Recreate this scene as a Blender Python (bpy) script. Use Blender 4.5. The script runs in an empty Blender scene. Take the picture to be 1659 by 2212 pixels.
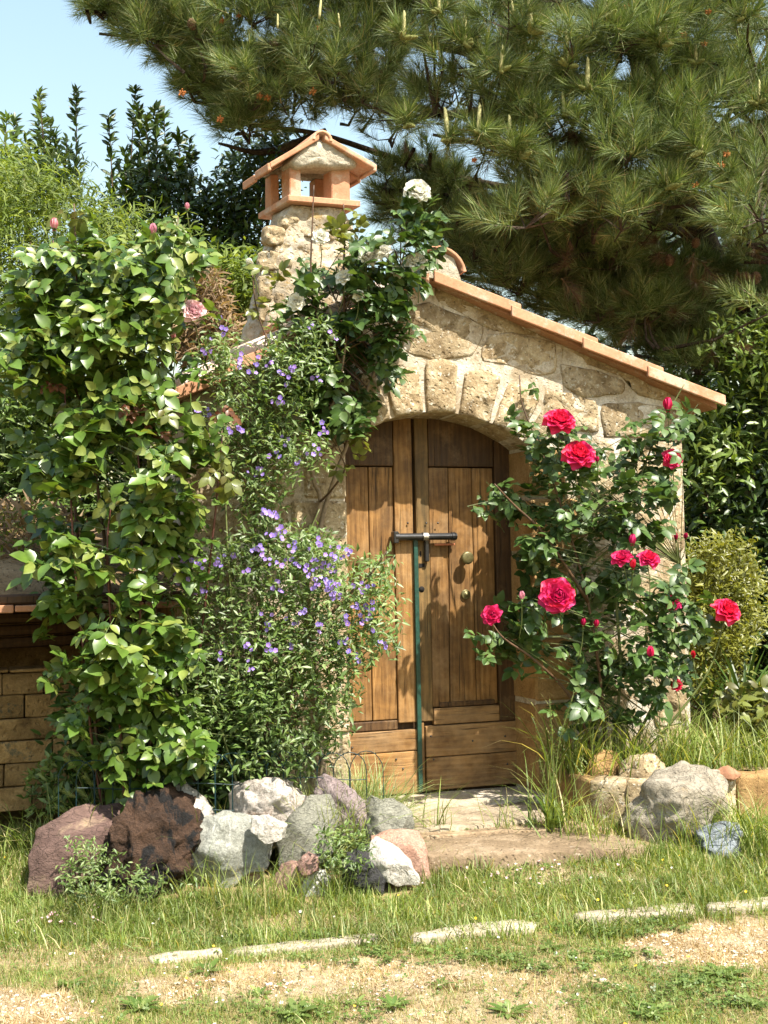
import bpy, bmesh, math, random
import numpy as np
from mathutils import Vector, Matrix, noise
random.seed(7)
RS = np.random.RandomState(11)
R = math.radians
C = bpy.context.scene.collection
SC = bpy.context.scene

# ------------------------------------------------------------------ camera, sky, sun, exposure
F, CX, CY = 2600.0, 829.5, 1106.0           # focal length in units of a 1659 x 2212 picture
CAM = Vector((0.0, 0.0, 1.45))
PITCH, ROLL = math.atan(124 / F), R(-1.1)
CM = Matrix.Rotation(math.pi / 2 + PITCH, 3, 'X') @ Matrix.Rotation(ROLL, 3, 'Z')
cam_data = bpy.data.cameras.new('camera')
cam = bpy.data.objects.new('camera', cam_data)
C.objects.link(cam)
cam.location = CAM
cam.rotation_euler = CM.to_euler()
cam_data.sensor_fit = 'VERTICAL'
cam_data.sensor_height = 24
cam_data.lens = 24 * F / 2212
cam_data.clip_start = 0.05
cam_data.clip_end = 400
SC.camera = cam

TH = R(19)                                    # the hut front is turned this far from the view
SUN_EL = R(57)
SUN_AZ = R(45)                                # to the right of straight back towards the camera
sdir = Vector((math.sin(SUN_AZ) * math.cos(SUN_EL), -math.cos(SUN_AZ) * math.cos(SUN_EL), math.sin(SUN_EL)))
world = bpy.data.worlds.new('World'); SC.world = world
world.use_nodes = True
wn = world.node_tree.nodes; wl = world.node_tree.links
bg = wn['Background']
sky = wn.new('ShaderNodeTexSky'); sky.sky_type = 'NISHITA'; sky.sun_disc = False
sky.sun_elevation = SUN_EL
sky.sun_rotation = math.atan2(sdir.x, sdir.y)
sky.air_density = 2.1; sky.dust_density = 2.0; sky.ozone_density = 1.4
wl.new(sky.outputs[0], bg.inputs[0]); bg.inputs[1].default_value = 0.10
sun_data = bpy.data.lights.new('sun', 'SUN'); sun_data.energy = 4.7; sun_data.angle = R(0.55)
sun_data.color = (1.0, 0.94, 0.82)
sun = bpy.data.objects.new('sun', sun_data); C.objects.link(sun)
sun.location = (6, -6, 12)
sun.rotation_euler = sdir.to_track_quat('Z', 'Y').to_euler()
SC.view_settings.view_transform = 'Standard'
SC.view_settings.look = 'None'
SC.view_settings.gamma = 1
SC.view_settings.use_curve_mapping = False
SC.view_settings.exposure = 1.42
SC.render.engine = 'CYCLES'
SC.cycles.use_denoising = True
SC.cycles.max_bounces = 7; SC.cycles.diffuse_bounces = 3; SC.cycles.glossy_bounces = 2
SC.cycles.transmission_bounces = 4; SC.cycles.transparent_max_bounces = 4

# ------------------------------------------------------------------ picture <-> place
def ray(px, py):
    return CM @ Vector(((px - CX) / F, (CY - py) / F, -1.0))
def W(px, py, y):                             # the point seen at a pixel, at depth y
    d = ray(px, py)
    return CAM + d * (y / d.y)
CMn = np.array(CM)
def Wn(px, py, y):
    l = np.stack([(px - CX) / F, (CY - py) / F, -np.ones_like(px)], 1)
    d = l @ CMn.T
    return np.array(CAM) + d * (y / d[:, 1])[:, None]
def proj(P):
    q = (np.asarray(P, float) - np.array(CAM)) @ CMn
    return CX + F * q[:, 0] / -q[:, 2], CY - F * q[:, 1] / -q[:, 2]
def gz(x, y):                                 # height of the lawn
    x = np.asarray(x, float); y = np.asarray(y, float)
    t = np.clip((y - 4.7) / 1.5, 0, 1)
    return 0.15 * t * t * (3 - 2 * t) + 0.012 * np.sin(x * 2.3 + y) + 0.010 * np.sin(y * 3.1 - x * 1.2)
def G(px, py):
    d = ray(px, py); z = 0.0
    for _ in range(6):
        P = CAM + d * ((z - CAM.z) / d.z)
        z = float(gz(P.x, P.y))
    return P
B0 = W(955, 1718, 6.5)
FU = Vector((math.cos(TH), math.sin(TH), 0)); FN = Vector((math.sin(TH), -math.cos(TH), 0))
def L(px, py, off=0.0):                       # pixel -> (u, z) on the hut front, off metres out of it
    d = ray(px, py); q = B0 + FN * off
    P = CAM + d * ((q - CAM).dot(FN) / d.dot(FN))
    return ((P - B0).dot(FU), P.z)
def H(u, off, z):                             # hut coordinates -> place
    return Vector((B0.x, B0.y, 0)) + FU * u + FN * off + Vector((0, 0, z))
def inpoly(x, y, poly):
    x = np.asarray(x, float); y = np.asarray(y, float); c = np.zeros(x.shape, bool); n = len(poly)
    for i in range(n):
        x1, y1 = poly[i]; x2, y2 = poly[i - 1]
        if y1 == y2: continue
        m = ((y1 > y) != (y2 > y)) & (x < (x2 - x1) * (y - y1) / (y2 - y1) + x1)
        c ^= m
    return c
def polysample(poly, n):
    p = np.array(poly, float); lo, hi = p.min(0), p.max(0); out = np.zeros((0, 2))
    while len(out) < n:
        q = RS.uniform(lo, hi, (n * 2 + 20, 2)); out = np.vstack([out, q[inpoly(q[:, 0], q[:, 1], poly)]])
    return out[:n]

# ------------------------------------------------------------------ materials
def hexmix(a, b, t): return tuple(a[i] * (1 - t) + b[i] * t for i in range(3))
class NT:
    def __init__(s, name):
        s.m = bpy.data.materials.new(name); s.m.use_nodes = True
        s.t = s.m.node_tree; s.b = s.t.nodes['Principled BSDF']; s.o = s.t.nodes['Material Output']
    def n(s, ty, ins=None, **kw):
        nd = s.t.nodes.new(ty)
        for k, v in kw.items(): setattr(nd, k, v)
        for k, v in (ins or {}).items():
            if isinstance(v, bpy.types.NodeSocket): s.t.links.new(v, nd.inputs[k])
            else: nd.inputs[k].default_value = v
        return nd
    def link(s, a, b): s.t.links.new(a, b)
    def ramp(s, fac, stops, interp='LINEAR'):
        r = s.n('ShaderNodeValToRGB', {0: fac}); e = r.color_ramp.elements; r.color_ramp.interpolation = interp
        while len(e) < len(stops): e.new(0.5)
        for i, (p, c) in enumerate(stops):
            e[i].position = p; e[i].color = (*c, 1) if len(c) == 3 else c
        return r.outputs[0]
    def coords(s, scale=(1, 1, 1), kind='Object', rnd=True):
        tc = s.n('ShaderNodeTexCoord').outputs[kind]
        if rnd:
            oi = s.n('ShaderNodeObjectInfo').outputs['Random']
            mul = s.n('ShaderNodeMath', {0: oi, 1: 37.0}, operation='MULTIPLY').outputs[0]
            tc = s.n('ShaderNodeVectorMath', {0: tc, 1: mul}, operation='ADD').outputs[0]
        return s.n('ShaderNodeMapping', {'Vector': tc, 'Scale': scale}).outputs[0]
    def noise(s, vec, scale, detail=6, rough=.6, dist=0):
        return s.n('ShaderNodeTexNoise', {'Vector': vec, 'Scale': scale, 'Detail': detail, 'Roughness': rough, 'Distortion': dist}).outputs[0]
    def mix(s, fac, a, b, blend='MIX'):
        m = s.n('ShaderNodeMix', data_type='RGBA', blend_type=blend)
        for k, v in ((0, fac), (6, a), (7, b)):
            if isinstance(v, bpy.types.NodeSocket): s.link(v, m.inputs[k])
            else: m.inputs[k].default_value = v if k == 0 else ((*v, 1) if len(v) == 3 else v)
        return m.outputs[2]
    def bump(s, h, dist, strength=1.0, prev=None):
        b = s.n('ShaderNodeBump', {'Height': h, 'Distance': dist, 'Strength': strength})
        if prev is not None: s.link(prev, b.inputs['Normal'])
        return b.outputs[0]
    def fin(s, col, rough=.8, normal=None, spec=.3, metal=0):
        if isinstance(col, bpy.types.NodeSocket): s.link(col, s.b.inputs['Base Color'])
        else: s.b.inputs['Base Color'].default_value = (*col, 1)
        if isinstance(rough, bpy.types.NodeSocket): s.link(rough, s.b.inputs['Roughness'])
        else: s.b.inputs['Roughness'].default_value = rough
        s.b.inputs['Specular IOR Level'].default_value = spec
        s.b.inputs['Metallic'].default_value = metal
        if normal is not None: s.link(normal, s.b.inputs['Normal'])
        return s.m
def leafmat(name, stops, rough=.4, trans=.32, tcol=(1.35, 1.25, .5), spec=.5, objvar=True):
    s = NT(name)
    g = s.n('ShaderNodeNewGeometry').outputs['Random Per Island']
    col = s.ramp(g, stops)
    tc = s.noise(s.coords(rnd=True), 3.0, 2)
    hv = s.n('ShaderNodeHueSaturation', {'Color': col, 'Value': s.n('ShaderNodeMapRange', {0: tc, 1: .3, 2: .7, 3: .72, 4: 1.3}).outputs[0]}).outputs[0]
    s.fin(hv, rough, None, spec)
    tl = s.n('ShaderNodeBsdfTranslucent', {'Color': s.mix(1.0, hv, tcol, 'MULTIPLY')})
    mx = s.n('ShaderNodeMixShader', {0: trans, 1: s.b.outputs[0], 2: tl.outputs[0]})
    s.link(mx.outputs[0], s.o.inputs[0])
    return s.m
def stonemat(name, stops, scale=9, pits=.006, lichen=None, rough=.92, fine=60, lich_lo=.62, lich_sc=14, var=.35, pitsc=38):
    s = NT(name); v = s.coords()
    n1 = s.noise(v, scale, 9, .68, .4)
    col = s.ramp(n1, stops)
    n2 = s.noise(v, fine, 5, .75)
    col = s.mix(.55, col, s.ramp(n2, [(.3, (.35, .33, .3)), (.62, (1.15, 1.12, 1.08))]), 'MULTIPLY')
    if lichen:
        nl = s.noise(v, lich_sc, 6, .75)
        col = s.mix(s.ramp(nl, [(lich_lo, (0, 0, 0)), (lich_lo + .05, (1, 1, 1))]), col, lichen)
    oi = s.n('ShaderNodeObjectInfo').outputs['Random']
    col = s.n('ShaderNodeHueSaturation', {'Color': col, 'Value': s.n('ShaderNodeMapRange', {0: oi, 3: 1 - var / 2, 4: 1 + var / 2}).outputs[0]}).outputs[0]
    vo = s.n('ShaderNodeTexVoronoi', {'Vector': v, 'Scale': pitsc}, feature='SMOOTH_F1').outputs[0]
    pit = s.ramp(vo, [(.0, (0, 0, 0)), (.28, (1, 1, 1))])
    b = s.bump(n1, .02, .8); b = s.bump(n2, .006, .9, b); b = s.bump(pit, pits, .8, b)
    return s.fin(col, rough, b, .2)
def woodmat(name, axis, stops, bleach=.0, wear=(.5, .33, .17)):
    s = NT(name)
    sc = (60, 60, 2.2) if axis == 'Z' else (2.2, 60, 60)
    v = s.coords(sc); v2 = s.coords((3.2, 3.2, .9) if axis == 'Z' else (.9, 3.2, 3.2)); v0 = s.coords()
    g = s.noise(v, 1.0, 8, .7, .6)
    rings = s.n('ShaderNodeTexWave', {'Vector': v2, 'Scale': 3.0, 'Distortion': 7.0, 'Detail': 3, 'Detail Scale': 1.2}, wave_type='BANDS', bands_direction='X' if axis == 'Z' else 'Z').outputs[1]
    h = s.n('ShaderNodeMath', {0: g, 1: s.n('ShaderNodeMath', {0: rings, 1: .16}, operation='MULTIPLY').outputs[0]}, operation='ADD').outputs[0]
    col = s.mix(.45, s.ramp(h, stops), s.ramp(s.noise(v0, 7.0, 6, .65, .8), stops))
    big = s.noise(v0, 3.0, 5, .65, .3)
    col = s.mix(s.ramp(big, [(.40, (0, 0, 0)), (.62, (.9, .9, .9))]), col, s.mix(.62, col, (.05, .028, .014)))
    col = s.mix(s.ramp(s.noise(v0, 4.1, 6, .7), [(.5 - bleach, (0, 0, 0)), (.75 - bleach, (.6, .6, .6))]), col, s.mix(.6, col, wear))
    fiss = s.noise(s.coords((90, 90, 2.5) if axis == 'Z' else (2.5, 90, 90)), 1.0, 3, .6)
    crack = s.ramp(fiss, [(.30, (0, 0, 0)), (.38, (1, 1, 1))])
    col = s.mix(crack, s.mix(.8, col, (.02, .012, .006)), col)
    b = s.bump(g, .004, .8); b = s.bump(crack, .003, .8, b)
    return s.fin(col, s.ramp(g, [(.3, (.55, .55, .55)), (.7, (.75, .75, .75))]), b, .3)
def plain(name, col, rough=.6, spec=.4, metal=0, nz=.25, sc=30, bump=.001):
    s = NT(name); v = s.coords(); n = s.noise(v, sc, 5, .65)
    lo = tuple(c * (1 - nz) for c in col); hi = tuple(min(1, c * (1 + nz)) for c in col)
    return s.fin(s.ramp(n, [(.3, lo), (.7, hi)]), rough, s.bump(n, bump, .7), spec, metal)

M = {}
M['tuff'] = stonemat('tuff', [(.27, (.14, .098, .052)), (.42, (.29, .215, .125)), (.55, (.41, .325, .205)), (.72, (.55, .48, .36))], 10, .014, (.56, .52, .44), lich_lo=.58, lich_sc=30)
M['tuff_warm'] = stonemat('tuff_warm', [(.25, (.20, .115, .045)), (.5, (.38, .235, .10)), (.78, (.52, .35, .17))], 6, .004, None, fine=80)
M['tuff_block'] = stonemat('tuff_block', [(.28, (.10, .062, .026)), (.5, (.24, .155, .066)), (.72, (.38, .26, .125))], 7, .010, (.09, .08, .05), lich_lo=.60, lich_sc=6, var=.5)
M['mortar'] = stonemat('mortar', [(.28, (.20, .15, .09)), (.42, (.36, .29, .20)), (.54, (.53, .47, .38)), (.68, (.72, .69, .63))], 4, .009, (.36, .28, .18), fine=70, lich_lo=.62, lich_sc=7, var=.05)
M['mortar_pale'] = stonemat('mortar_pale', [(.25, (.24, .19, .13)), (.5, (.42, .36, .28)), (.8, (.60, .55, .47))], 5, .003, None, fine=70, var=.05)
M['cap_mortar'] = stonemat('cap_mortar', [(.25, (.26, .22, .16)), (.5, (.42, .38, .30)), (.8, (.56, .52, .43))], 16, .004, (.16, .13, .09), fine=70, lich_lo=.66, var=.05)
def terramat(name, a, b, dirt=(.34, .22, .13)):
    s = NT(name); v = s.coords(); n1 = s.noise(v, 6, 7, .65); n2 = s.noise(v, 70, 4, .7)
    col = s.ramp(n1, [(.3, a), (.7, b)])
    col = s.mix(s.ramp(s.noise(v, 11, 7, .75), [(.58, (0, 0, 0)), (.72, (.7, .7, .7))]), col, dirt)
    col = s.mix(s.ramp(s.noise(v, 3.5, 8, .8), [(.52, (0, 0, 0)), (.60, (.55, .55, .55))]), col, (.55, .47, .38))
    col = s.mix(.4, col, s.ramp(n2, [(.3, (.5, .5, .5)), (.7, (1.1, 1.1, 1.1))]), 'MULTIPLY')
    return s.fin(col, .85, s.bump(n2, .0015, .8, s.bump(n1, .006, .5)), .25)
M['terracotta'] = terramat('terracotta', (.42, .20, .11), (.56, .30, .18))
M['terracotta_old'] = terramat('terracotta_old', (.30, .14, .08), (.42, .22, .125), (.45, .40, .33))
M['terracotta_pale'] = terramat('terracotta_pale', (.60, .42, .32), (.72, .62, .54), (.5, .32, .22))
WS = [(.25, (.045, .021, .008)), (.42, (.145, .068, .020)), (.60, (.30, .152, .045)), (.85, (.50, .30, .12))]
M['wood_v'] = woodmat('wood_v', 'Z', WS, .02)
M['wood_h'] = woodmat('wood_h', 'X', WS, .12)
WD = [(.32, (.02, .010, .005)), (.5, (.065, .033, .013)), (.66, (.12, .062, .024)), (.82, (.18, .10, .04))]
M['wood_dark'] = woodmat('wood_dark', 'Z', WD, -.05)
M['wood_frame'] = woodmat('wood_frame', 'Z', [(.3, (.02, .011, .006)), (.6, (.07, .036, .015)), (.8, (.12, .065, .028))], -.1)
M['green_paint'] = plain('green_paint', (.010, .05, .035), .45, .5, nz=.4)
M['wood_green'] = woodmat('wood_green', 'Z', [(.25, (.03, .02, .010)), (.45, (.11, .07, .025)), (.62, (.22, .13, .045)), (.82, (.34, .20, .075))], -.05, (.08, .12, .07))
M['black_iron'] = plain('black_iron', (.012, .012, .014), .28, .7, nz=.3)
M['steel'] = plain('steel', (.45, .44, .42), .35, .5, 1)
M['copper'] = plain('copper', (.45, .16, .08), .5, .5, .3)
M['brass_old'] = plain('brass_old', (.14, .12, .05), .42, .5, .45, .4, 40)
M['dark_hole'] = plain('dark_hole', (.008, .006, .005), .9)
M['wire'] = plain('wire', (.006, .028, .032), .5, .3)
# ------------------------------------------------------------------ mesh helpers
def mesh_np(name, V, Fc, mat=None, smooth=False, midx=None):
    V = np.asarray(V, np.float32); me = bpy.data.meshes.new(name)
    if isinstance(Fc, np.ndarray):
        n, k = Fc.shape
        me.vertices.add(len(V)); me.vertices.foreach_set('co', V.ravel())
        me.loops.add(n * k); me.loops.foreach_set('vertex_index', Fc.astype(np.int32).ravel())
        me.polygons.add(n); me.polygons.foreach_set('loop_start', np.arange(0, n * k, k, dtype=np.int32))
        me.update(calc_edges=True)
    else:
        me.from_pydata([tuple(map(float, v)) for v in V], [], [tuple(int(i) for i in f) for f in Fc]); me.update()
    for m in (mat if isinstance(mat, (list, tuple)) else [mat] if mat else []): me.materials.append(m)
    if midx is not None: me.polygons.foreach_set('material_index', np.asarray(midx, np.int32))
    if smooth: me.polygons.foreach_set('use_smooth', np.ones(len(me.polygons), bool))
    return me
def link(name, me, parent=None, loc=None, mw=None, label=None, kind=None):
    o = bpy.data.objects.new(name, me); C.objects.link(o)
    if parent is not None: o.parent = parent
    if loc is not None: o.location = loc
    if mw is not None: o.matrix_basis = mw
    if label: o['label'] = label
    if kind: o['kind'] = kind
    return o
def thing(name, label, cat, loc=(0, 0, 0), rotz=0, group=None):
    o = bpy.data.objects.new(name, None); C.objects.link(o); o.empty_display_size = .1
    o.location = loc; o.rotation_euler = (0, 0, rotz)
    o['label'] = label; o['category'] = cat
    if group: o['group'] = group
    return o
def tag(o, label, cat, group=None):
    o['label'] = label; o['category'] = cat
    if group: o['group'] = group
    return o
class MB:                                       # collects shapes for ONE mesh
    def __init__(s): s.v = []; s.f = []; s.mi = []
    def add(s, V, Fc, mi=0):
        k = len(s.v); s.v.extend([tuple(v) for v in V]); s.f.extend([tuple(int(i) + k for i in f) for f in Fc]); s.mi.extend([mi] * len(Fc)); return s
    def box(s, x0, x1, y0, y1, z0, z1, bev=.004, mi=0, jit=0):
        b = min(bev, abs(x1 - x0) * .4, abs(y1 - y0) * .4, abs(z1 - z0) * .4)
        bm = bmesh.new(); bmesh.ops.create_cube(bm, size=1)
        for v in bm.verts:
            v.co = Vector(((x0 + x1) / 2 + v.co.x * (x1 - x0), (y0 + y1) / 2 + v.co.y * (y1 - y0), (z0 + z1) / 2 + v.co.z * (z1 - z0)))
            if jit: v.co += Vector((random.uniform(-jit, jit), random.uniform(-jit, jit), random.uniform(-jit, jit)))
        if b > 0: bmesh.ops.bevel(bm, geom=bm.edges[:] + bm.verts[:], offset=b, segments=1, affect='EDGES')
        bm.verts.ensure_lookup_table(); bm.verts.index_update()
        s.add([v.co[:] for v in bm.verts], [[v.index for v in f.verts] for f in bm.faces], mi); bm.free(); return s
    def tube(s, pts, rad, n=6, mi=0, cap=True):
        V, Fc = tube(pts, rad, n, cap); return s.add(V, Fc, mi)
    def prism(s, poly, y0, y1, mi=0):           # polygon in (x, z) between two y
        n = len(poly); V = [(x, y0, z) for x, z in poly] + [(x, y1, z) for x, z in poly]
        Fc = [tuple(range(n)), tuple(reversed(range(n, 2 * n)))] + [(i, i + n, (i + 1) % n + n, (i + 1) % n) for i in range(n)]
        return s.add(V, Fc, mi)
    def build(s, name, mat, parent=None, loc=None, smooth=False, label=None, kind=None):
        me = mesh_np(name, np.array(s.v), s.f, mat, smooth, s.mi)
        return link(name, me, parent, loc, None, label, kind)
def tube(pts, rad, n=6, cap=True):
    P = [Vector(p) for p in pts]; k = len(P)
    if not hasattr(rad, '__len__'): rad = [rad] * k
    V = []; Fc = []; prev = None
    for i in range(k):
        t = (P[min(i + 1, k - 1)] - P[max(i - 1, 0)]).normalized()
        if prev is None: a = t.orthogonal().normalized()
        else:
            a = prev - t * prev.dot(t)
            a = a.normalized() if a.length > 1e-6 else t.orthogonal().normalized()
        prev = a; b = t.cross(a)
        for j in range(n):
            q = 2 * math.pi * j / n; V.append(P[i] + (a * math.cos(q) + b * math.sin(q)) * rad[i])
    for i in range(k - 1):
        for j in range(n):
            Fc.append((i * n + j, i * n + (j + 1) % n, (i + 1) * n + (j + 1) % n, (i + 1) * n + j))
    if cap: Fc += [tuple(reversed(range(n))), tuple(range((k - 1) * n, k * n))]
    return V, Fc
def smoothline(pts, m=5):                       # Catmull-Rom through pts
    P = [np.array(p, float) for p in pts]; P = [2 * P[0] - P[1]] + P + [2 * P[-1] - P[-2]]; out = []
    for i in range(1, len(P) - 2):
        for t in np.linspace(0, 1, m, endpoint=False):
            a, b, c, d = P[i - 1], P[i], P[i + 1], P[i + 2]
            out.append(.5 * (2 * b + (c - a) * t + (2 * a - 5 * b + 4 * c - d) * t * t + (3 * b - a - 3 * c + d) * t ** 3))
    out.append(P[-2]); return out
def unit(v): return v / np.maximum(np.linalg.norm(v, axis=-1, keepdims=True), 1e-9)
def basis(d, n):                                # local y along d, local z near n; columns are axes
    y = unit(d); x = unit(np.cross(y, n)); z = np.cross(x, y)
    return np.stack([x, y, z], 2)
def scatter(tpls, pos, Mx, s):                  # triangles only: template (V, F)
    N = len(pos); which = RS.randint(0, len(tpls), N); Vs = []; Fs = []; off = 0
    s = np.asarray(s, float)
    for k, (V, Fc) in enumerate(tpls):
        I = np.where(which == k)[0]
        if not len(I): continue
        if s.ndim == 1: VV = V[None] * s[I][:, None, None]
        else: VV = V[None] * s[I][:, None, :]
        P = np.einsum('nij,nvj->nvi', Mx[I], VV) + pos[I][:, None, :]
        Vs.append(P.reshape(-1, 3)); Fs.append((Fc[None] + (np.arange(len(I)) * len(V))[:, None, None] + off).reshape(-1, Fc.shape[1])); off += len(I) * len(V)
    return np.vstack(Vs), np.vstack(Fs)
def rdir(n, zlo=-1.0): 
    z = RS.uniform(zlo, 1, n); a = RS.uniform(0, 2 * math.pi, n); r = np.sqrt(1 - z * z)
    return np.stack([r * np.cos(a), r * np.sin(a), z], 1)
def tri(Fc): 
    out = []
    for f in Fc:
        for i in range(1, len(f) - 1): out.append((f[0], f[i], f[i + 1]))
    return np.array(out)
def leaf_tpl(l=1.0, w=.6, fold=.18, droop=.12, st=((.22, .75), (.55, 1.0), (.82, .55))):
    V = [(0, 0, 0)]; Fc = []
    for t, ww in st:
        z = -droop * t * t * l; h = ww * w / 2
        V += [(-h, t * l, z + fold * h), (0, t * l, z), (h, t * l, z + fold * h)]
    V.append((0, l, -droop * l)); k = len(st)
    Fc += [(0, 2, 1), (0, 3, 2)]
    for i in range(k - 1):
        a = 1 + 3 * i; b = a + 3
        Fc += [(a, a + 1, b + 1, b), (a + 1, a + 2, b + 2, b + 1)]
    a = 1 + 3 * (k - 1); t = len(V) - 1
    Fc += [(a, a + 1, t), (a + 1, a + 2, t)]
    return np.array(V, float), tri(Fc)
def diamond_tpl(w=.35, fold=.25, droop=.1):
    V = np.array([(0, 0, 0), (-w / 2, .45, fold * w / 2), (0, .5, -droop * .3), (w / 2, .45, fold * w / 2), (0, 1, -droop)], float)
    return V, np.array([(0, 2, 1), (0, 3, 2), (1, 2, 4), (2, 3, 4)])
def merge(parts):
    V = []; Fc = []; o = 0
    for v, f in parts: V.append(v); Fc.append(f + o); o += len(v)
    return np.vstack(V), np.vstack(Fc)
def xf(t, rz=0, rx=0, ry=0, loc=(0, 0, 0), s=1.0):
    m = np.array((Matrix.Rotation(rz, 3, 'Z') @ Matrix.Rotation(ry, 3, 'Y') @ Matrix.Rotation(rx, 3, 'X')))
    return (t[0] * s) @ m.T + np.array(loc, float), t[1]
OV = ((.12, .48), (.34, .95), (.58, .92), (.80, .52), (.93, .18))
def rose_leaf(seed):                            # a compound leaf of five leaflets on a stalk, 1 long
    r = random.Random(seed); ps = []
    pv, pf = tube([(0, 0, 0), (0, .35, .01), (0, .62, -.01)], [.010, .008, .006], 3, False); ps.append((np.array([tuple(v) for v in pv]), tri(pf)))
    ter = leaf_tpl(.48, .33, .3, .20, OV); ps.append(xf(ter, r.uniform(-.1, .1), r.uniform(-.2, .1), r.uniform(-.2, .2), (0, .58, -.01)))
    for y, s in ((.5, .92), (.22, .74)):
        for sg in (-1, 1):
            t = leaf_tpl(.43 * s, .29 * s, .3, .18, OV)
            ps.append(xf(t, -sg * r.uniform(.9, 1.25), r.uniform(-.25, .15), r.uniform(-.35, .35), (0, y, 0)))
    return merge(ps)
ROSE = [rose_leaf(i) for i in range(8)]
LAUR = [leaf_tpl(1, .36, .3, d, ((.3, .85), (.65, .85))) for d in (.05, .15, .28)]
SMALL = [diamond_tpl(w, .3, d) for w, d in ((.3, .05), (.38, .2), (.34, .35))]
def mats4(pos, Mx, s):
    out = []
    for p, m, k in zip(pos, Mx, s):
        q = Matrix.Identity(4)
        for i in range(3):
            for j in range(3): q[i][j] = m[i][j] * k
            q[i][3] = p[i]
        out.append(q)
    return out
def put_leaves(root, name, tpls, mat, pos, Mx, s, nind=300, stuff='foliage', meshes=None):
    base = np.array(root.location); order = np.argsort(pos[:, 1])
    I, J = order[:nind], order[nind:]
    meshes = meshes or [mesh_np(name, v, f, mat) for v, f in tpls]
    for k, q in zip(range(len(I)), mats4(pos[I] - base, Mx[I], s[I])):
        link(name, meshes[k % len(meshes)], root, mw=q)
    if len(J):
        V, Fc = scatter(tpls, pos[J] - base, Mx[J], s[J])
        link(stuff, mesh_np(stuff, V, Fc, mat), root, kind='stuff')
def stuffmass(root, name, tpls, mat, pos, Mx, s):
    V, Fc = scatter(tpls, pos - np.array(root.location), Mx, s)
    return link(name, mesh_np(name, V, Fc, mat), root, kind='stuff')
def region(polys, n, y0, y1, clump=0, crad=.12):
    """n points in picture regions between two depths; clump>0 gathers them round centres"""
    areas = []
    for p in polys:
        a = np.array(p); areas.append(abs(np.dot(a[:, 0], np.roll(a[:, 1], 1)) - np.dot(a[:, 1], np.roll(a[:, 0], 1))) / 2)
    tot = sum(areas); out = []
    for p, a in zip(polys, areas):
        k = max(1, int(n * a / tot))
        if clump:
            nc = max(2, k // clump); q = polysample(p, nc); c = Wn(q[:, 0], q[:, 1], RS.uniform(y0, y1, nc))
            w = RS.randint(0, nc, k); out.append(c[w] + np.clip(RS.normal(0, crad, (k, 3)), -1.35 * crad, 1.35 * crad) * [1, .8, 1])
        else:
            q = polysample(p, k); out.append(Wn(q[:, 0], q[:, 1], RS.uniform(y0, y1, k)))
    return np.vstack(out)
CAMV = np.array([0.25, -.8, .55])

# ------------------------------------------------------------------ stones
def chaikin(poly, it=1):
    for _ in range(it):
        out = []
        for i in range(len(poly)):
            a = np.array(poly[i]); b = np.array(poly[(i + 1) % len(poly)])
            out += [a * .9 + b * .1, a * .1 + b * .9]
        poly = out
    return poly
def resample(poly, n):
    P = np.array(poly); Q = np.vstack([P, P[:1]]); d = np.r_[0, np.cumsum(np.linalg.norm(np.diff(Q, axis=0), axis=1))]
    t = np.linspace(0, d[-1], n, endpoint=False)
    return np.stack([np.interp(t, d, Q[:, 0]), np.interp(t, d, Q[:, 1])], 1)
def stone_geo(poly, back, front, bulge=.02, n=20, rough=.008, rnd=1):
    """a stone whose outline is poly in (x, z); y from back (inside) to -front, bulging towards -y"""
    P = resample(chaikin(poly, rnd), n); c = P.mean(0); V = []; Fc = []; sd = random.uniform(0, 90)
    rings = [(1.0, back), (1.0, -front), (.93, -front - bulge * .55), (.72, -front - bulge * .9), (.38, -front - bulge)]
    for k, (s, y) in enumerate(rings):
        for i, p in enumerate(P):
            q = c + (p - c) * s
            nz = noise.noise(Vector((q[0] * 9 + sd, q[1] * 9, sd))) * rough * 1.3 + noise.noise(Vector((q[0] * 30 + sd, q[1] * 30, 0))) * rough
            e = 1 + ((noise.noise(Vector((q[0] * 11, q[1] * 11, sd))) * .07 + noise.noise(Vector((q[0] * 34, q[1] * 34, sd))) * .05) if k > 0 else 0)
            q = c + (q - c) * e
            V.append((q[0], y - (nz if k > 1 else 0), q[1]))
    m = len(rings)
    for k in range(m - 1):
        for i in range(n): j = (i + 1) % n; Fc.append((k * n + i, k * n + j, (k + 1) * n + j, (k + 1) * n + i))
    V.append((c[0], -front - bulge, c[1])); t = len(V) - 1
    for i in range(n): Fc.append(((m - 1) * n + i, (m - 1) * n + (i + 1) % n, t))
    return V, Fc
def stone(name, poly, mat, parent, back=.02, front=.01, bulge=.02, rough=.008, y=0, label=None, mw=None, rnd=1):
    V, Fc = stone_geo(poly, back, front, bulge, 28, rough, rnd)
    V = np.array(V); c = np.array([V[:, 0].mean(), y, V[:, 2].mean()]); V = V - [c[0], 0, c[2]]
    o = link(name, mesh_np(name, V, Fc, mat, True), parent, tuple(c))
    if label: o['label'] = label
    return o
_bm = bmesh.new(); bmesh.ops.create_icosphere(_bm, subdivisions=5, radius=1)
ICO_V = np.array([v.co[:] for v in _bm.verts]); ICO_F = np.array([[v.index for v in f.verts] for f in _bm.faces]); _bm.free()
_bm = bmesh.new(); bmesh.ops.create_icosphere(_bm, subdivisions=3, radius=1)
ICO3_V = np.array([v.co[:] for v in _bm.verts]); ICO3_F = np.array([[v.index for v in f.verts] for f in _bm.faces]); _bm.free()
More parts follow.
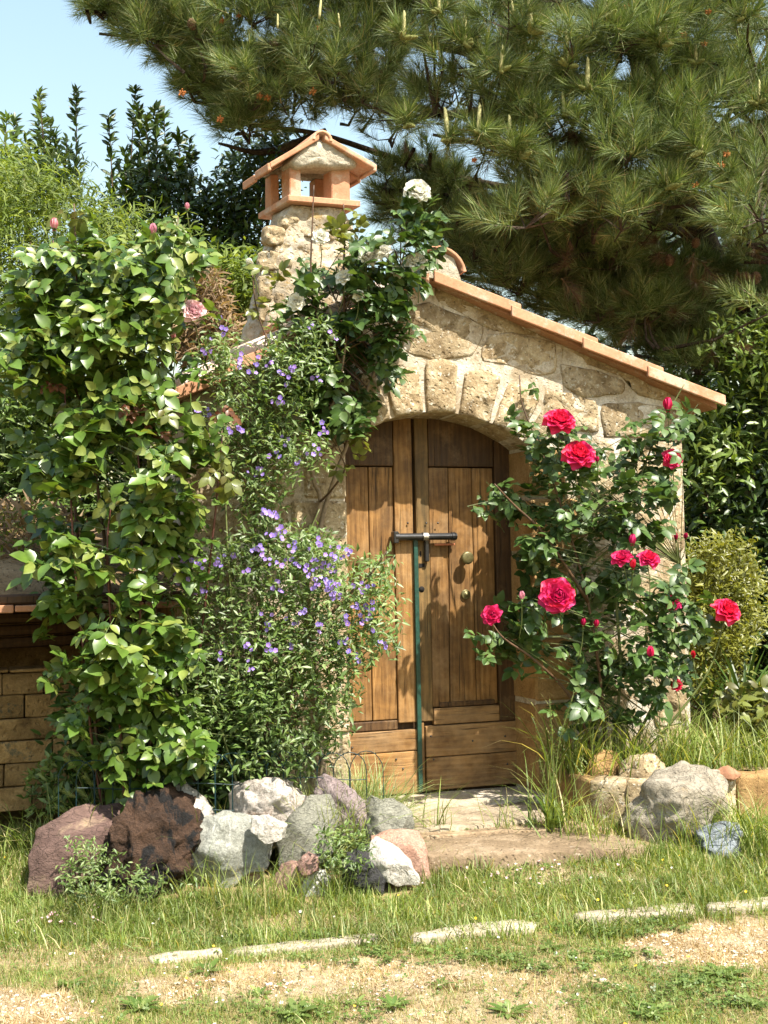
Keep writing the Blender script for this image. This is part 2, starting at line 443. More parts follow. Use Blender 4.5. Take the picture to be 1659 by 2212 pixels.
def fbm(P, sc, sd, octs=4, ridge=False):
    out = np.zeros(len(P))
    for i, p in enumerate(P):
        a = 1; t = 0; q = Vector((p[0] * sc + sd, p[1] * sc - sd, p[2] * sc))
        for _ in range(octs):
            v = noise.noise(q); t += a * ((1 - 2 * abs(v)) if ridge else v); q = q * 2.1; a *= .5
        out[i] = t
    return out
def rock(name, label, poly, y, thick, mat, facets=12, amp=.02, sc=9, seed=0, ridge=False, low=False, group=None, square=.55):
    """a rock whose outline from the photo is poly, standing at depth y, thick metres deep"""
    r = random.Random(seed); w = np.array([W(a, b, y)[:] for a, b in poly]); c = w.mean(0); q = (w - c)[:, [0, 2]]
    ang = np.linspace(-math.pi, math.pi, 73); Rr = []
    n = len(q)
    for a in ang:
        d = np.array([math.cos(a), math.sin(a)]); best = .02
        for i in range(n):
            p1 = q[i]; p2 = q[(i + 1) % n]; e = p2 - p1; den = d[0] * e[1] - d[1] * e[0]
            if abs(den) < 1e-9: continue
            t = (p1[0] * e[1] - p1[1] * e[0]) / den; s = (p1[0] * d[1] - p1[1] * d[0]) / den
            if t > 0 and -1e-6 <= s <= 1 + 1e-6: best = max(best, t)
        Rr.append(best)
    V0, F0 = (ICO3_V, ICO3_F) if low else (ICO_V, ICO_F)
    phi = np.arctan2(V0[:, 2], V0[:, 0]); rho = np.hypot(V0[:, 0], V0[:, 2]) ** square
    rad = np.interp(phi, ang, Rr)
    P = np.stack([np.cos(phi) * rad * rho, np.sign(V0[:, 1]) * np.abs(V0[:, 1]) ** .8 * thick / 2, np.sin(phi) * rad * rho], 1)
    for k in range(facets):
        nd = Vector((r.uniform(-1, 1), r.uniform(-1.6, -.5), r.uniform(-.4, 1.2))).normalized(); nd = np.array(nd)
        dt = P @ nd; h = dt.max() * r.uniform(.50, .90)
        P = P - nd[None] * np.maximum(0, dt - h)[:, None] * .93
    pj = np.hypot(P[:, 0], P[:, 2]); fa = np.arctan2(P[:, 2], P[:, 0]); bins = np.linspace(-math.pi, math.pi, 49); act = np.array([pj[(fa >= bins[i] - .06) & (fa <= bins[i + 1] + .06)].max(initial=.01) for i in range(48)]); mid = (bins[:-1] + bins[1:]) / 2
    act = np.interp(fa, np.r_[mid - 2 * math.pi, mid, mid + 2 * math.pi], np.r_[act, act, act]); tg = np.interp(fa, ang, Rr); f_ = (1 + (tg / act - 1) * .9)[:, None]; P = P * np.hstack([f_, np.ones_like(f_), f_])
    nrm = unit(P); disp = fbm(P, sc, seed * 3.7, 4, ridge); d2 = fbm(P, sc * .45, seed * 1.3, 3, True)
    P = P + nrm * (disp * amp * 1.15 + d2 * amp * .9)[:, None]
    me = mesh_np(name, P, F0, mat, True)
    me.shade_smooth() if False else None
    o = link(name, me, None, tuple(c)); tag(o, label, 'stone' if thick < .15 else 'rock', group)
    return o
# ------------------------------------------------------------------ the ground
DIRT = [([(1340, 2035), (1500, 1998), (1700, 1985), (1700, 2085), (1500, 2092), (1380, 2085)], 1.0),
        ([(250, 2130), (480, 2085), (850, 2068), (1010, 2085), (1010, 2140), (700, 2160), (350, 2170)], .8),
        ([(-60, 2140), (130, 2140), (190, 2170), (150, 2230), (-60, 2230)], 1.0),
        ([(740, 2150), (1000, 2090), (1300, 2090), (1330, 2115), (1250, 2140), (1240, 2300), (700, 2300)], .5),
        ([(870, 1735), (1250, 1745), (1330, 1800), (1420, 1828), (1330, 1842), (1150, 1852), (880, 1865)], 1.0),
        ([(1040, 1880), (1460, 1885), (1440, 1915), (1100, 1905)], .55),
        ([(0, 2040), (340, 2050), (330, 2075), (0, 2100)], .4),
        ([(560, 1975), (860, 1985), (820, 2010), (560, 2010)], .35),
        ([(-200, 2240), (1900, 2240), (1900, 2900), (-200, 2900)], .35)]
def dirtmask(x, y):
    P = np.stack([x, y, gz(x, y)], 1); px, py = proj(P)
    jx = 28 * np.sin(x * 17 + 3 * np.sin(y * 13)) + 14 * np.sin(y * 41 + x * 7); jy = 11 * np.sin(y * 23 + 2 * np.sin(x * 19)) + 7 * np.sin(x * 37)
    m = np.zeros(len(px))
    for poly, v in DIRT:
        a = inpoly(px + jx, py + jy, poly) * v * .6 + inpoly(px, py, poly) * v * .4
        m = np.maximum(m, a)
    return m
xs = np.unique(np.r_[np.linspace(-70, -4, 14), np.linspace(-4, 4, 161), np.linspace(4, 70, 14)])
ys = np.unique(np.r_[np.linspace(-15, 2.5, 8), np.linspace(2.5, 7.5, 101), np.linspace(7.5, 90, 16)])
X, Y = np.meshgrid(xs, ys); gx, gy = X.ravel(), Y.ravel()
V = np.stack([gx, gy, gz(gx, gy)], 1); nx = len(xs)
near = (np.abs(gx) < 4) & (gy > 2.5) & (gy < 7.5)
V[near, 2] += [0.012 * noise.noise(Vector((a * 5, b * 5, 0))) for a, b in zip(gx[near], gy[near])]
i0 = (np.arange(len(ys) - 1)[:, None] * nx + np.arange(nx - 1)[None]).ravel()
me = mesh_np('ground', V, np.stack([i0, i0 + 1, i0 + nx + 1, i0 + nx], 1), None, True)
at = me.attributes.new('bare', 'FLOAT', 'POINT'); at.data.foreach_set('value', dirtmask(gx, gy).astype(np.float32))
s = NT('soil'); v = s.coords(rnd=False)
att = s.n('ShaderNodeAttribute', attribute_name='bare').outputs['Fac']
n1 = s.noise(v, 3.5, 8, .7); n2 = s.noise(v, 55, 5, .75)
soil = s.ramp(n1, [(.3, (.16, .12, .055)), (.5, (.28, .21, .10)), (.7, (.38, .30, .16))])
bare = s.ramp(s.noise(v, 14, 8, .75), [(.3, (.22, .155, .085)), (.46, (.38, .29, .18)), (.6, (.52, .43, .31)), (.74, (.66, .60, .50))])
col = s.mix(att, soil, bare)
col = s.mix(.6, col, s.ramp(n2, [(.3, (.5, .5, .5)), (.7, (1.15, 1.15, 1.15))]), 'MULTIPLY')
s.fin(col, .95, s.bump(n2, .012, .9, s.bump(n1, .03, .5)), .15)
me.materials.append(s.m)
link('ground', me, kind='structure')

# ------------------------------------------------------------------ the hut
hut = thing('stone_hut', 'small tuff stone garden hut with arched double door, tiled gable roof and chimney', 'hut', (B0.x, B0.y, 0), TH)
U0, U1 = -1.36, 1.55
ARC, AZC, SPR = .915, 1.385, 2.12
def arcz(u): return AZC + math.sqrt(max(ARC ** 2 - (u - .025) ** 2, 0))
VO = .12                                       # the verge stands this far out of the wall
rdg = L(938, 578, VO); rev = L(1562, 862, VO); lev = L(341, 860, VO)
def roofz(u): return rdg[1] + ((u - rdg[0]) * (rev[1] - rdg[1]) / (rev[0] - rdg[0]) if u > rdg[0] else (u - rdg[0]) * (lev[1] - rdg[1]) / (lev[0] - rdg[0]))
wt = lambda u: roofz(u) - .065
arch = [(.025 + ARC * math.sin(a), AZC + ARC * math.cos(a)) for a in np.linspace(-.63, .63, 15)]
wl_, wr_ = arch[0][0], arch[-1][0]
outline = [(U0, -.1), (wl_, -.1)] + [(wl_, z) for z in (1.0,)] + arch + [(wr_, 1.0), (wr_, -.1), (U1, -.1), (U1, wt(U1)), (rdg[0], wt(rdg[0])), (U0, wt(U0))]
b = MB(); b.prism(outline, 0, .27)
wall = b.build('wall', M['mortar'], hut)
DEP = 2.6
b = MB(); b.box(U1 - .28, U1, .272, DEP, -.1, wt(U1) - .01, .01); b.build('wall', M['mortar'], hut)
b = MB(); b.box(U0, U0 + .28, .272, DEP, -.1, wt(U0) - .01, .01); b.build('wall', M['mortar'], hut)
b = MB(); b.prism([(U0 + .282, -.1), (U1 - .282, -.1), (U1 - .282, wt(U1 - .28)), (rdg[0], wt(rdg[0])), (U0 + .282, wt(U0 + .28))], DEP - .25, DEP - .002)
b.build('wall', M['mortar'], hut)

# voussoirs (each reaches back to the door: the soffit is theirs)
edges = np.array([-.70, -.49, -.30, -.085, .115, .345, .56, .72]); k = 0
tops = [.26, .27, .25, .29, .25, .27, .30]
for a0, a1, hh in zip(edges[:-1], edges[1:], tops):
    g = .012 if k % 2 else .018; a0 += g; a1 -= g * .6; k += 1
    P = [(.025 + (ARC - .003) * math.sin(a), AZC + (ARC - .003) * math.cos(a)) for a in np.linspace(a0, a1, 5)]
    h0, h1 = hh * random.uniform(.9, 1.05), hh * random.uniform(.9, 1.05)
    P += [(.025 + (ARC + h) * math.sin(a), AZC + (ARC + h) * math.cos(a)) for a, h in ((a1 - .01, h1), ((a0 + a1) / 2, max(h0, h1) * 1.04), (a0 + .012, h0))]
    P = [p for p in P if p[1] > 2.0]
    stone('stone', P, M['tuff'], hut, back=.268, front=.012, bulge=.012, rough=.012, rnd=0)
# jamb blocks, squared, warm
for side in (1, -1):
    z = .20; hs = [.50, .36, .47, .30, .34] if side > 0 else [.40, .44, .36, .42, .35]
    for i, h in enumerate(hs):
        z1 = min(z + h, 2.115); w = .22 + .07 * (i % 2)
        x0, x1 = ((wr_ - .004), (wr_ + w)) if side > 0 else ((wl_ - w), (wl_ + .004))
        b = MB(); b.box(x0, x1, -.014 - .004 * (i % 2), .272, z + .007, z1 - .007, .012, jit=.003)
        b.build('stone', M['tuff_warm'] if side > 0 else M['tuff'], hut)
        z = z1
        if z >= 2.1: break
# the stones one can tell apart above the arch
HAND = [[(862, 672), (925, 650), (1052, 702), (1028, 768), (935, 776), (872, 758)],
        [(1060, 722), (1110, 716), (1206, 738), (1203, 803), (1165, 812), (1110, 790), (1042, 775), (1048, 745)],
        [(1216, 786), (1290, 798), (1358, 822), (1352, 850), (1262, 858), (1218, 834)],
        [(1215, 732), (1300, 768), (1400, 812), (1452, 838), (1450, 868), (1372, 850), (1362, 818), (1285, 790), (1215, 772)],
        [(1303, 872), (1380, 868), (1468, 884), (1472, 940), (1380, 946), (1306, 944)],
        [(1182, 842), (1245, 850), (1292, 868), (1297, 935), (1232, 930), (1200, 900), (1175, 868)],
        [(940, 612), (1000, 628), (1110, 680), (1205, 722), (1190, 730), (1060, 712), (1010, 680), (940, 645)],
        [(1235, 945), (1298, 950), (1330, 960), (1335, 1020), (1250, 1020), (1222, 985)],
        [(1345, 958), (1474, 955), (1476, 1060), (1400, 1075), (1342, 1030)],
        [(1382, 1085), (1477, 1072), (1480, 1190), (1400, 1200), (1376, 1140)],
        [(1392, 1210), (1481, 1204), (1484, 1330), (1410, 1335), (1388, 1280)],
        [(1400, 1345), (1485, 1342), (1488, 1450), (1420, 1460), (1395, 1400)],
        [(1398, 1470), (1486, 1462), (1490, 1560), (1420, 1570)]]
hp = []
for poly in HAND:
    q = [L(a, c, .02) for a, c in poly]; hp.append(q)
    stone('stone', q, M['tuff'], hut, front=.003, bulge=.005, rough=.017, rnd=0)
def freeof(P, polys):
    for q in polys:
        for n in range(5):
            a = np.array([p for p in P]); c = a.mean(0)
            t = c + (a - c) * (n / 4)
            if inpoly(t[:, 0], t[:, 1], q).any(): return False
    return True
vring = [(.025 + (ARC + h) * math.sin(a), AZC + (ARC + h) * math.cos(a)) for h, aa in ((-.1, np.linspace(-.74, .74, 12)), (.34, np.linspace(.74, -.74, 12))) for a in aa]
OPEN = [(wl_ - .02, -1), (wr_ + .02, -1), (wr_ + .02, 2.16), (.3, 2.38), (-.3, 2.38), (wl_ - .02, 2.16)]
z = .12
while z < 3.0:
    h = random.choice([.18, .21, .25, .28])
    for ua, ub in (((U0 + .004, wl_ - .275), (wr_ + .285, U1 - .002)) if z < 2.13 else ((U0 + .004, U1 - .002),)):
        u = ua
        while u < ub - .1:
            ok = False
            for w in (random.uniform(.30, .46), .30, .24, .18, .13):
                if ub - u - w < .12 and w > .25: w = ub - u
                w = min(w, ub - u); x0, x1 = u, u + w; ja = lambda: random.uniform(-.014, .014)
                for hh in (h, h * .72):
                    P = [(x0, z + .012 + ja() * .5), ((x0 + x1) / 2, z + .006 + ja() * .6), (x1, z + .012 + ja() * .5), (x1 + ja() * .3, z + hh * .5), (x1 - .004, z + hh - .012 + ja() * .5), ((x0 + x1) / 2, z + hh - .008 + ja() * .6), (x0 + .004, z + hh - .012 + ja() * .5), (x0, z + hh * .5)]
                    P = [(max(U0 + .003, min(U1 - .001, a)), c) for a, c in P]
                    if max(c - wt(a) for a, c in P) < -.008 and freeof(P, hp + [vring, OPEN]): ok = True; break
                if ok: break
            if ok:
                stone('stone', P, M['tuff'], hut, front=.002, bulge=.005, rough=.015, rnd=0); u += w + random.uniform(.018, .038)
            else: u += .05
    z += h + random.uniform(.012, .03)

# roof
def slopebox(mb, ua, ub, y0, y1, t, lift0=0, lift1=0, drop=0):
    za, zb = roofz(ua) + lift0, roofz(ub) + lift1
    b2 = [(ua, y0, za), (ub, y0, zb), (ub, y0, zb - t), (ua, y0, za - t), (ua, y1, za), (ub, y1, zb), (ub, y1, zb - t), (ua, y1, za - t)]
    mb.add(b2, [(0, 3, 2, 1), (4, 5, 6, 7), (0, 1, 5, 4), (3, 7, 6, 2), (0, 4, 7, 3), (1, 2, 6, 5)])
for ua, ub in ((rdg[0] + .001, rev[0] - .02), (lev[0] + .02, rdg[0] - .001)):
    b = MB(); slopebox(b, ua, ub, -VO + .035, DEP + .12, .03, -.032, -.032); b.build('roof', M['terracotta_old'], hut)
for d, end in ((1, rev[0]), (-1, lev[0])):
    span = end - rdg[0]; js = [(0, .285), (.25, .545), (.49, .775), (.715, 1.0)] if d > 0 else [(0.02, .3), (.26, .56), (.52, .80), (.765, 1.0)]
    for k, (a, c) in enumerate(js):
        ua, ub = rdg[0] + span * a, rdg[0] + span * c
        b = MB(); y0 = -VO - .010 * k + random.uniform(-.003, .003); l0, l1 = -.014, .018
        slopebox(b, ua, ub, y0, y0 + .022, .062, l0, l1)            # the upright lip
        slopebox(b, ua + .001 * d, ub - .001 * d, y0 + .0225, .25, .02, l0 - .001, l1 - .001)
        t = b.build('tile', M['terracotta'], hut)
        bv = t.modifiers.new('b', 'BEVEL'); bv.width = .005; bv.segments = 2
# rows of clay tiles over the slopes behind the verge
def barrel(name, p0, p1, r0, r1, mat, th=.014, arc=math.pi, n=9, up=Vector((0, 0, 1))):
    p0, p1 = Vector(p0), Vector(p1); d = (p1 - p0).normalized(); s_ = d.cross(up).normalized(); w_ = s_.cross(d)
    V = []; Fc = []
    for p, r in ((p0, r0), (p1, r1)):
        for rr in (r, r - th):
            for i in range(n):
                a = -arc / 2 + arc * i / (n - 1); V.append(p + s_ * math.sin(a) * rr + w_ * (math.cos(a) * rr - .0))
    A, B, Cc, D = 0, n, 2 * n, 3 * n
    for i in range(n - 1):
        Fc += [(A + i, A + i + 1, Cc + i + 1, Cc + i), (B + i + 1, B + i, D + i, D + i + 1), (A + i + 1, A + i, B + i, B + i + 1), (Cc + i, Cc + i + 1, D + i + 1, D + i)]
    for e in (0, n - 1): Fc.append((A + e, B + e, D + e, Cc + e) if e == 0 else (A + e, Cc + e, D + e, B + e))
    return link(name, mesh_np(name, np.array([tuple(v) for v in V]), Fc, mat, True), hut)
for d, end in ((1, rev[0] - .03), (-1, lev[0] + .02)):
    for j in range(13):
        y = .02 + .2 * j
        if d < 0 and .1 < y < .62: segs = [(.62, .82), (.8, 1.0)]
        else: segs = [(.03, .30), (.27, .54), (.51, .78), (.75, 1.0)]
        for a, c in segs:
            ua, ub = rdg[0] + (end - rdg[0]) * a, rdg[0] + (end - rdg[0]) * c
            lift = -.055 if d > 0 else -.028
            r = .075 if d > 0 else .098
            barrel('tile', (ua, y, roofz(ua) + lift), (ub, y, roofz(ub) + lift + .012), r * .86, r, M['terracotta_pale'] if d < 0 else M['terracotta_old'])
for k in range(6):
    y = -.13 + k * .42
    barrel('ridge_tile', (rdg[0] + .03, y, rdg[1] - .035), (rdg[0] + .03, y + .46, rdg[1] - .045), .155, .135, M['terracotta_old'], .018, math.pi * .9, 13)
b = MB(); b.prism([(rdg[0] - .11, rdg[1] - .05), (rdg[0] + .16, rdg[1] - .06), (rdg[0] + .12, rdg[1] + .06), (rdg[0] + .03, rdg[1] + .1), (rdg[0] - .07, rdg[1] + .05)], -.11, -.02)
b.build('mortar_fill', M['cap_mortar'], hut)

# chimney: part of the hut with its own pieces
CO = -.12
l0 = L(618, 437, CO); l1 = L(773, 450, CO); cu0, cu1, cz = l0[0], l1[0], (l0[1] + l1[1]) / 2
cb0 = L(557, 700, CO)[0]; cb1 = L(800, 610, CO)[0]; CD = .31; cbz = 2.55
M['chim_mortar'] = stonemat('chim_mortar', [(.28, (.22, .16, .10)), (.45, (.38, .31, .22)), (.6, (.52, .46, .37)), (.75, (.62, .58, .52))], 7, .008, (.32, .22, .10), fine=60, lich_lo=.56, lich_sc=9, var=.05)
V = []; Fc = []; nr, ns = 60, 96
for i in range(nr + 1):
    t = i / nr; z = cbz + (cz - .005 - cbz) * t; e = (1 - t) ** 1.4
    xa = cu0 + .035 + (cb0 - cu0 - .035) * (1 - t) ** .8; xb = cu1 - .035 + (cb1 + .06 - cu1 + .035) * (1 - t) ** 1.8
    ya, yb = .12 + .02 - e * .02, .12 + CD - .03 + e * .05
    for j in range(ns):
        a = 2 * math.pi * j / ns; ca, sa = math.cos(a), math.sin(a); m = max(abs(ca), abs(sa)) ** .8
        x = (xa + xb) / 2 + ca / m * (xb - xa) / 2; y = (ya + yb) / 2 + sa / m * (yb - ya) / 2
        nz = noise.noise(Vector((x * 7, y * 7, z * 7))) * .03 + noise.noise(Vector((x * 20, y * 20, z * 20))) * .016
        V.append((x + ca * nz, y + sa * nz, z))
for i in range(nr):
    for j in range(ns):
        k = (j + 1) % ns; Fc.append((i * ns + j, i * ns + k, (i + 1) * ns + k, (i + 1) * ns + j))
chim = link('chimney', mesh_np('chimney', np.array(V), Fc, M['chim_mortar'], True), hut)
def chstone(u, z, w, h, side=0):
    P = [(-w / 2, -h * .35), (-w * .2, -h / 2), (w * .4, -h * .45), (w / 2, -h * .1), (w * .42, h * .4), (0, h / 2), (-w * .42, h * .42)]
    V, Fc = stone_geo(P, .05, -.012, .012, 26, .018, 1); V = np.array(V)
    t = (z - cbz) / (cz - cbz)
    xa = cu0 + .035 + (cb0 - cu0 - .035) * (1 - t) ** .8
    if side == 0: V = V + [u, .146, z]
    else: V = np.stack([V[:, 1] + xa + .034, .12 + u - V[:, 0] * .9, V[:, 2] + z], 1)
    link('stone', mesh_np('stone', V, Fc, M['tuff'], True), chim)
for (px, py, w, h) in ((632, 478, .09, .08), (668, 492, .16, .085), (600, 505, .10, .10), (720, 500, .13, .08), (755, 490, .06, .09), (640, 535, .17, .085), (590, 560, .10, .10), (700, 545, .13, .09), (752, 545, .12, .10), (765, 600, .1, .1), (632, 585, .15, .12), (585, 620, .09, .13), (690, 595, .12, .11), (745, 590, .12, .11), (640, 640, .17, .11), (597, 672, .12, .1), (700, 655, .14, .12), (760, 640, .12, .12)):
    u, z = L(px, py, CO); chstone(u, z, w * 1.22, h * 1.12)
for i in range(8): chstone(.08 + (i % 2) * .12 + random.uniform(-.02, .02), cbz + .14 + .105 * i, .17, .095, 1)
b = MB(); b.box(cu0, cu1, .12 - .03, .12 + CD + .03, cz, cz + .034, .004); b.build('ledge_tile', M['terracotta'], chim)
pz = cz + .0345; ptop = L(670, 362, CO)[1]
pu = [L(a, 400, CO)[0] for a in (630, 650, 717, 757)]
for x0, x1, y0, y1 in ((pu[0] - .01, pu[1], .12, .12 + .10), (pu[2] + .0, pu[3], .12, .12 + .10), (pu[0] - .01, pu[1] - .015, .12 + CD - .09, .12 + CD - .01), (pu[2] + .02, pu[3], .12 + CD - .09, .12 + CD - .01)):
    b = MB(); b.box(x0, x1, y0, y1, pz, ptop + .02, .005, jit=.002); b.build('pier_brick', M['terracotta'], chim)
ap = L(690, 288, .07 - .12 + .0); rr = L(805, 352, -.05); ll = L(577, 350, -.05)
for (x, z) in (rr, ll):
    d = 1 if x > ap[0] else -1; yl = .05
    sl = (z - ap[1]) / (x - ap[0])
    for k, (ya, yb) in enumerate(((yl, yl + .165), (yl + .169, yl + .32))):
        b = MB(); t = .03; dz = -.012 * k
        xi = ap[0] + d * .015
        q = [(xi, ap[1] - .0), (x, z), (x - .004 * d, z - t), (xi, ap[1] - t * 1.1)]
        b.prism([(u_, w_ + dz) for u_, w_ in q], ya, yb)
        # ribs under the lip
        q2 = [(x - .001 * d, z + .001), (x + .012 * d, z - .005), (x + .01 * d, z - .045), (x - .012 * d, z - .04)]
        b.prism([(u_, w_ + dz) for u_, w_ in q2], ya + .003, yb - .003)
        t_ = b.build('cap_tile', M['terracotta'], chim); bv = t_.modifiers.new('b', 'BEVEL'); bv.width = .006; bv.segments = 2
rx = L(690, 300, -.05)
barrel('cap_tile', (ap[0], .045, ap[1] - .035), (ap[0], .38, ap[1] - .04), .055, .05, M['terracotta'], .014).parent = chim
gp = [L(a, c, -.08) for a, c in ((621, 352), (640, 322), (668, 302), (690, 294), (712, 304), (745, 326), (772, 345), (768, 360), (735, 364), (690, 360), (640, 362))]
V, Fc = stone_geo(gp, .10, .0, .028, 30, .016, 1); V = np.array(V) + [0, .098, 0]
link('mortar_fill', mesh_np('mortar_fill', V, Fc, M['cap_mortar'], True), chim)
b = MB(); b.prism([(pu[0] - .03, ptop + .022), (pu[3] + .03, ptop + .022), (ap[0], ap[1] - .06)], .12 + CD - .08, .12 + CD - .02); b.build('mortar_fill', M['cap_mortar'], chim)
b = MB()
for px, py, s_ in ((700, 688, .02), (640, 700, .018), (610, 708, .02), (672, 690, .016)):
    u, z = L(px, py, -.04); b.box(u - .07, u + .07, .02, .16, z - .03, z + .03, .012, jit=.008)
b.build('flashing_tile', M['terracotta'], chim)
for o_ in [chim] + list(chim.children):
    for v_ in o_.data.vertices:
        if v_.co.z > 2.4: v_.co.x -= .22 * (v_.co.y - .12)

# ------------------------------------------------------------------ the double door
DY = .262                                      # boards' front face, in from the wall face
b = MB(); b.box(wl_ - .05, wr_ + .05, DY + .045, DY + .07, .19, 2.33, 0)
door = b.build('door', M['wood_frame'], hut)
def clipz(x0, x1): return min(arcz(x0), arcz(x1)) if x0 * x1 > 0 else arcz(0)
def board(poly, mat, name='board', y=0.0, th=.04, bev=.005, parent=door):
    b = MB(); b.prism(poly, DY + y, DY + y + th); o = b.build(name, mat, parent)
    m = o.modifiers.new('b', 'BEVEL'); m.width = bev; m.segments = 2; m.limit_method = 'ANGLE'
    return o
def vb(x0, x1, z0, z1, mat='wood_v', name='board', y=0.0, xb0=None, xb1=None, **k):
    xb0 = x0 if xb0 is None else xb0; xb1 = x1 if xb1 is None else xb1
    return board([(xb0, z0), (xb1, z0), (x1, z1), (x0, z1)], M[mat], name, y, **k)
gapu = -.03; g = .0025
ZB = .212
# right leaf
vb(gapu + .012, .062, .60, 2.33, 'wood_green', 'stile', .0, xb0=gapu + .014, xb1=.060)
vb(.0665, .185, .675, 2.02, 'wood_v', 'panel_board', .012, xb0=.064, xb1=.166)
vb(.189, .33, .675, 2.02, 'wood_v', 'panel_board', .014, xb0=.172, xb1=.33)
vb(.333, .462, .675, 2.02, 'wood_v', 'panel_board', .013)
vb(.468, .64, .575, 2.33, 'wood_dark', 'stile', -.002)
vb(.065, .464, 2.026, 2.33, 'wood_dark', 'rail', .0)
vb(.064, .466, .578, .668, 'wood_h', 'rail', -.001)
vb(.10, .44, .672, .70, 'wood_dark', 'moulding', .004, th=.012)
vb(.012, .635, .402, .572, 'wood_h', 'board', -.006)
vb(.012, .60, ZB + .006, .398, 'wood_h', 'board', -.008)
vb(-.012, .008, ZB, .595, 'wood_v', 'batten', .006)
# left leaf
vb(-.145, gapu - .006, .60, 2.33, 'wood_v', 'stile', .0)
vb(-.29, -.149, .62, 2.02, 'wood_v', 'panel_board', .012)
vb(-.43, -.294, .62, 2.02, 'wood_v', 'panel_board', .014)
vb(-.60, -.434, .575, 2.33, 'wood_v', 'stile', -.001)
vb(-.43, -.149, 2.026, 2.33, 'wood_dark', 'rail', .0)
vb(-.43, -.149, .565, .616, 'wood_dark', 'moulding', .004, th=.014)
vb(-.60, gapu - .006, .445, .560, 'wood_h', 'rail', -.003)
vb(-.60, gapu - .008, ZB, .441, 'wood_h', 'board', -.006)
vb(gapu - .012, gapu + .013, ZB + .004, 1.615, 'green_paint', 'green_strip', -.022, th=.02, bev=.003)
# bolt, latch, knobs, rosettes, keyholes
q0 = L(850, 1160, -.24); q1 = L(984, 1160, -.24); bz = q0[1]; yb = DY - .032
b = MB(); b.tube([(q0[0], yb, bz), (q1[0], yb, bz)], .020, 14)
for x in (q0[0] + .004, (q0[0] + q1[0]) / 2 - .02, q1[0] - .03): b.tube([(x, yb, bz), (x + .022, yb, bz)], .024, 14)
b.box(q0[0] - .008, q0[0] + .022, yb - .02, DY - .001, bz - .035, bz + .03, .004)
bolt = b.build('bolt', M['black_iron'], door, smooth=False)
b = MB(); b.tube([(gapu + .035, yb - .004, bz), (gapu + .065, yb - .004, bz)], .0235, 14); b.build('bolt_ring', M['steel'], bolt)
q = L(922, 1172, -.24); b = MB(); b.box(q[0] - .013, q[0] + .012, DY - .03, DY - .004, bz - .14, bz - .012, .005); b.build('latch_tongue', M['black_iron'], door)
q = L(960, 1176, -.25); b = MB(); b.box(q[0] - .06, q1[0] + .0, DY - .012, DY - .002, q[1] - .006, q[1] + .006, .002); b.build('copper_strip', M['copper'], door)
def disc(pts, seg, mat, name):
    V = []; Fc = []
    for (y, r) in pts:
        for j in range(seg): a = 2 * math.pi * j / seg; V.append((math.cos(a) * r, y, math.sin(a) * r))
    for i in range(len(pts) - 1):
        for j in range(seg): k = (j + 1) % seg; Fc.append((i * seg + j, i * seg + k, (i + 1) * seg + k, (i + 1) * seg + j))
    Fc.append(tuple((len(pts) - 1) * seg + j for j in range(seg)))
    return mesh_np(name, V, Fc, mat, True)
kn = disc([(0, .022), (-.006, .022), (-.010, .014), (-.03, .014), (-.038, .034), (-.05, .037), (-.058, .035), (-.062, .027), (-.064, .010)], 22, M['brass_old'], 'knob')
ro = disc([(0, .028), (-.004, .028), (-.008, .023), (-.006, .019), (-.010, .014), (-.012, .010), (-.016, .008), (-.018, .003)], 22, M['brass_old'], 'escutcheon')
for px, py in ((782, 1217), (1008, 1205)): q = L(px, py, -.23); link('knob', kn, door, (q[0], DY + .006, q[1]))
for px, py in ((782, 1290), (1008, 1284)): q = L(px, py, -.255); link('escutcheon', ro, door, (q[0], DY + .008, q[1]))
for px, py, w, h in ((911, 1221, .034, .022), (911, 1273, 0, 0), (908, 1196, .008, .03)):
    q = L(px, py, -.26)
    if w: b = MB(); b.box(q[0] - w / 2, q[0] + w / 2, DY - .0015, DY + .004, q[1] - h / 2, q[1] + h / 2, .0, jit=.002); b.build('keyhole', M['dark_hole'], door)
    else: link('keyhole', disc([(.003, .017), (-.0015, .017)], 16, M['dark_hole'], 'keyhole'), door, (q[0], DY, q[1]))
rv = disc([(0, .006), (-.003, .004), (-.004, .001)], 8, M['black_iron'], 'nail')
for px, py in ((855, 1640), (870, 1660), (930, 1590), (1090, 1590), (1095, 1650), (850, 1700), (936, 1640), (1020, 1600), (760, 1615), (920, 1130), (880, 1130), (945, 1130)):
    q = L(px, py, -.26); link('nail', rv, door, (q[0], DY - .009, q[1]))
# doorstep
P = [(-.72, .07), (-.3, .06), (.1, .055), (.45, .06), (.70, .07), (.72, .14), (.7, .198), (.2, .204), (-.3, .202), (-.7, .198)]
V, Fc = stone_geo(P, .27, .06, .012, 40, .02, 0); link('doorstep', mesh_np('doorstep', np.array(V), Fc, M['mortar_pale'], True), hut)

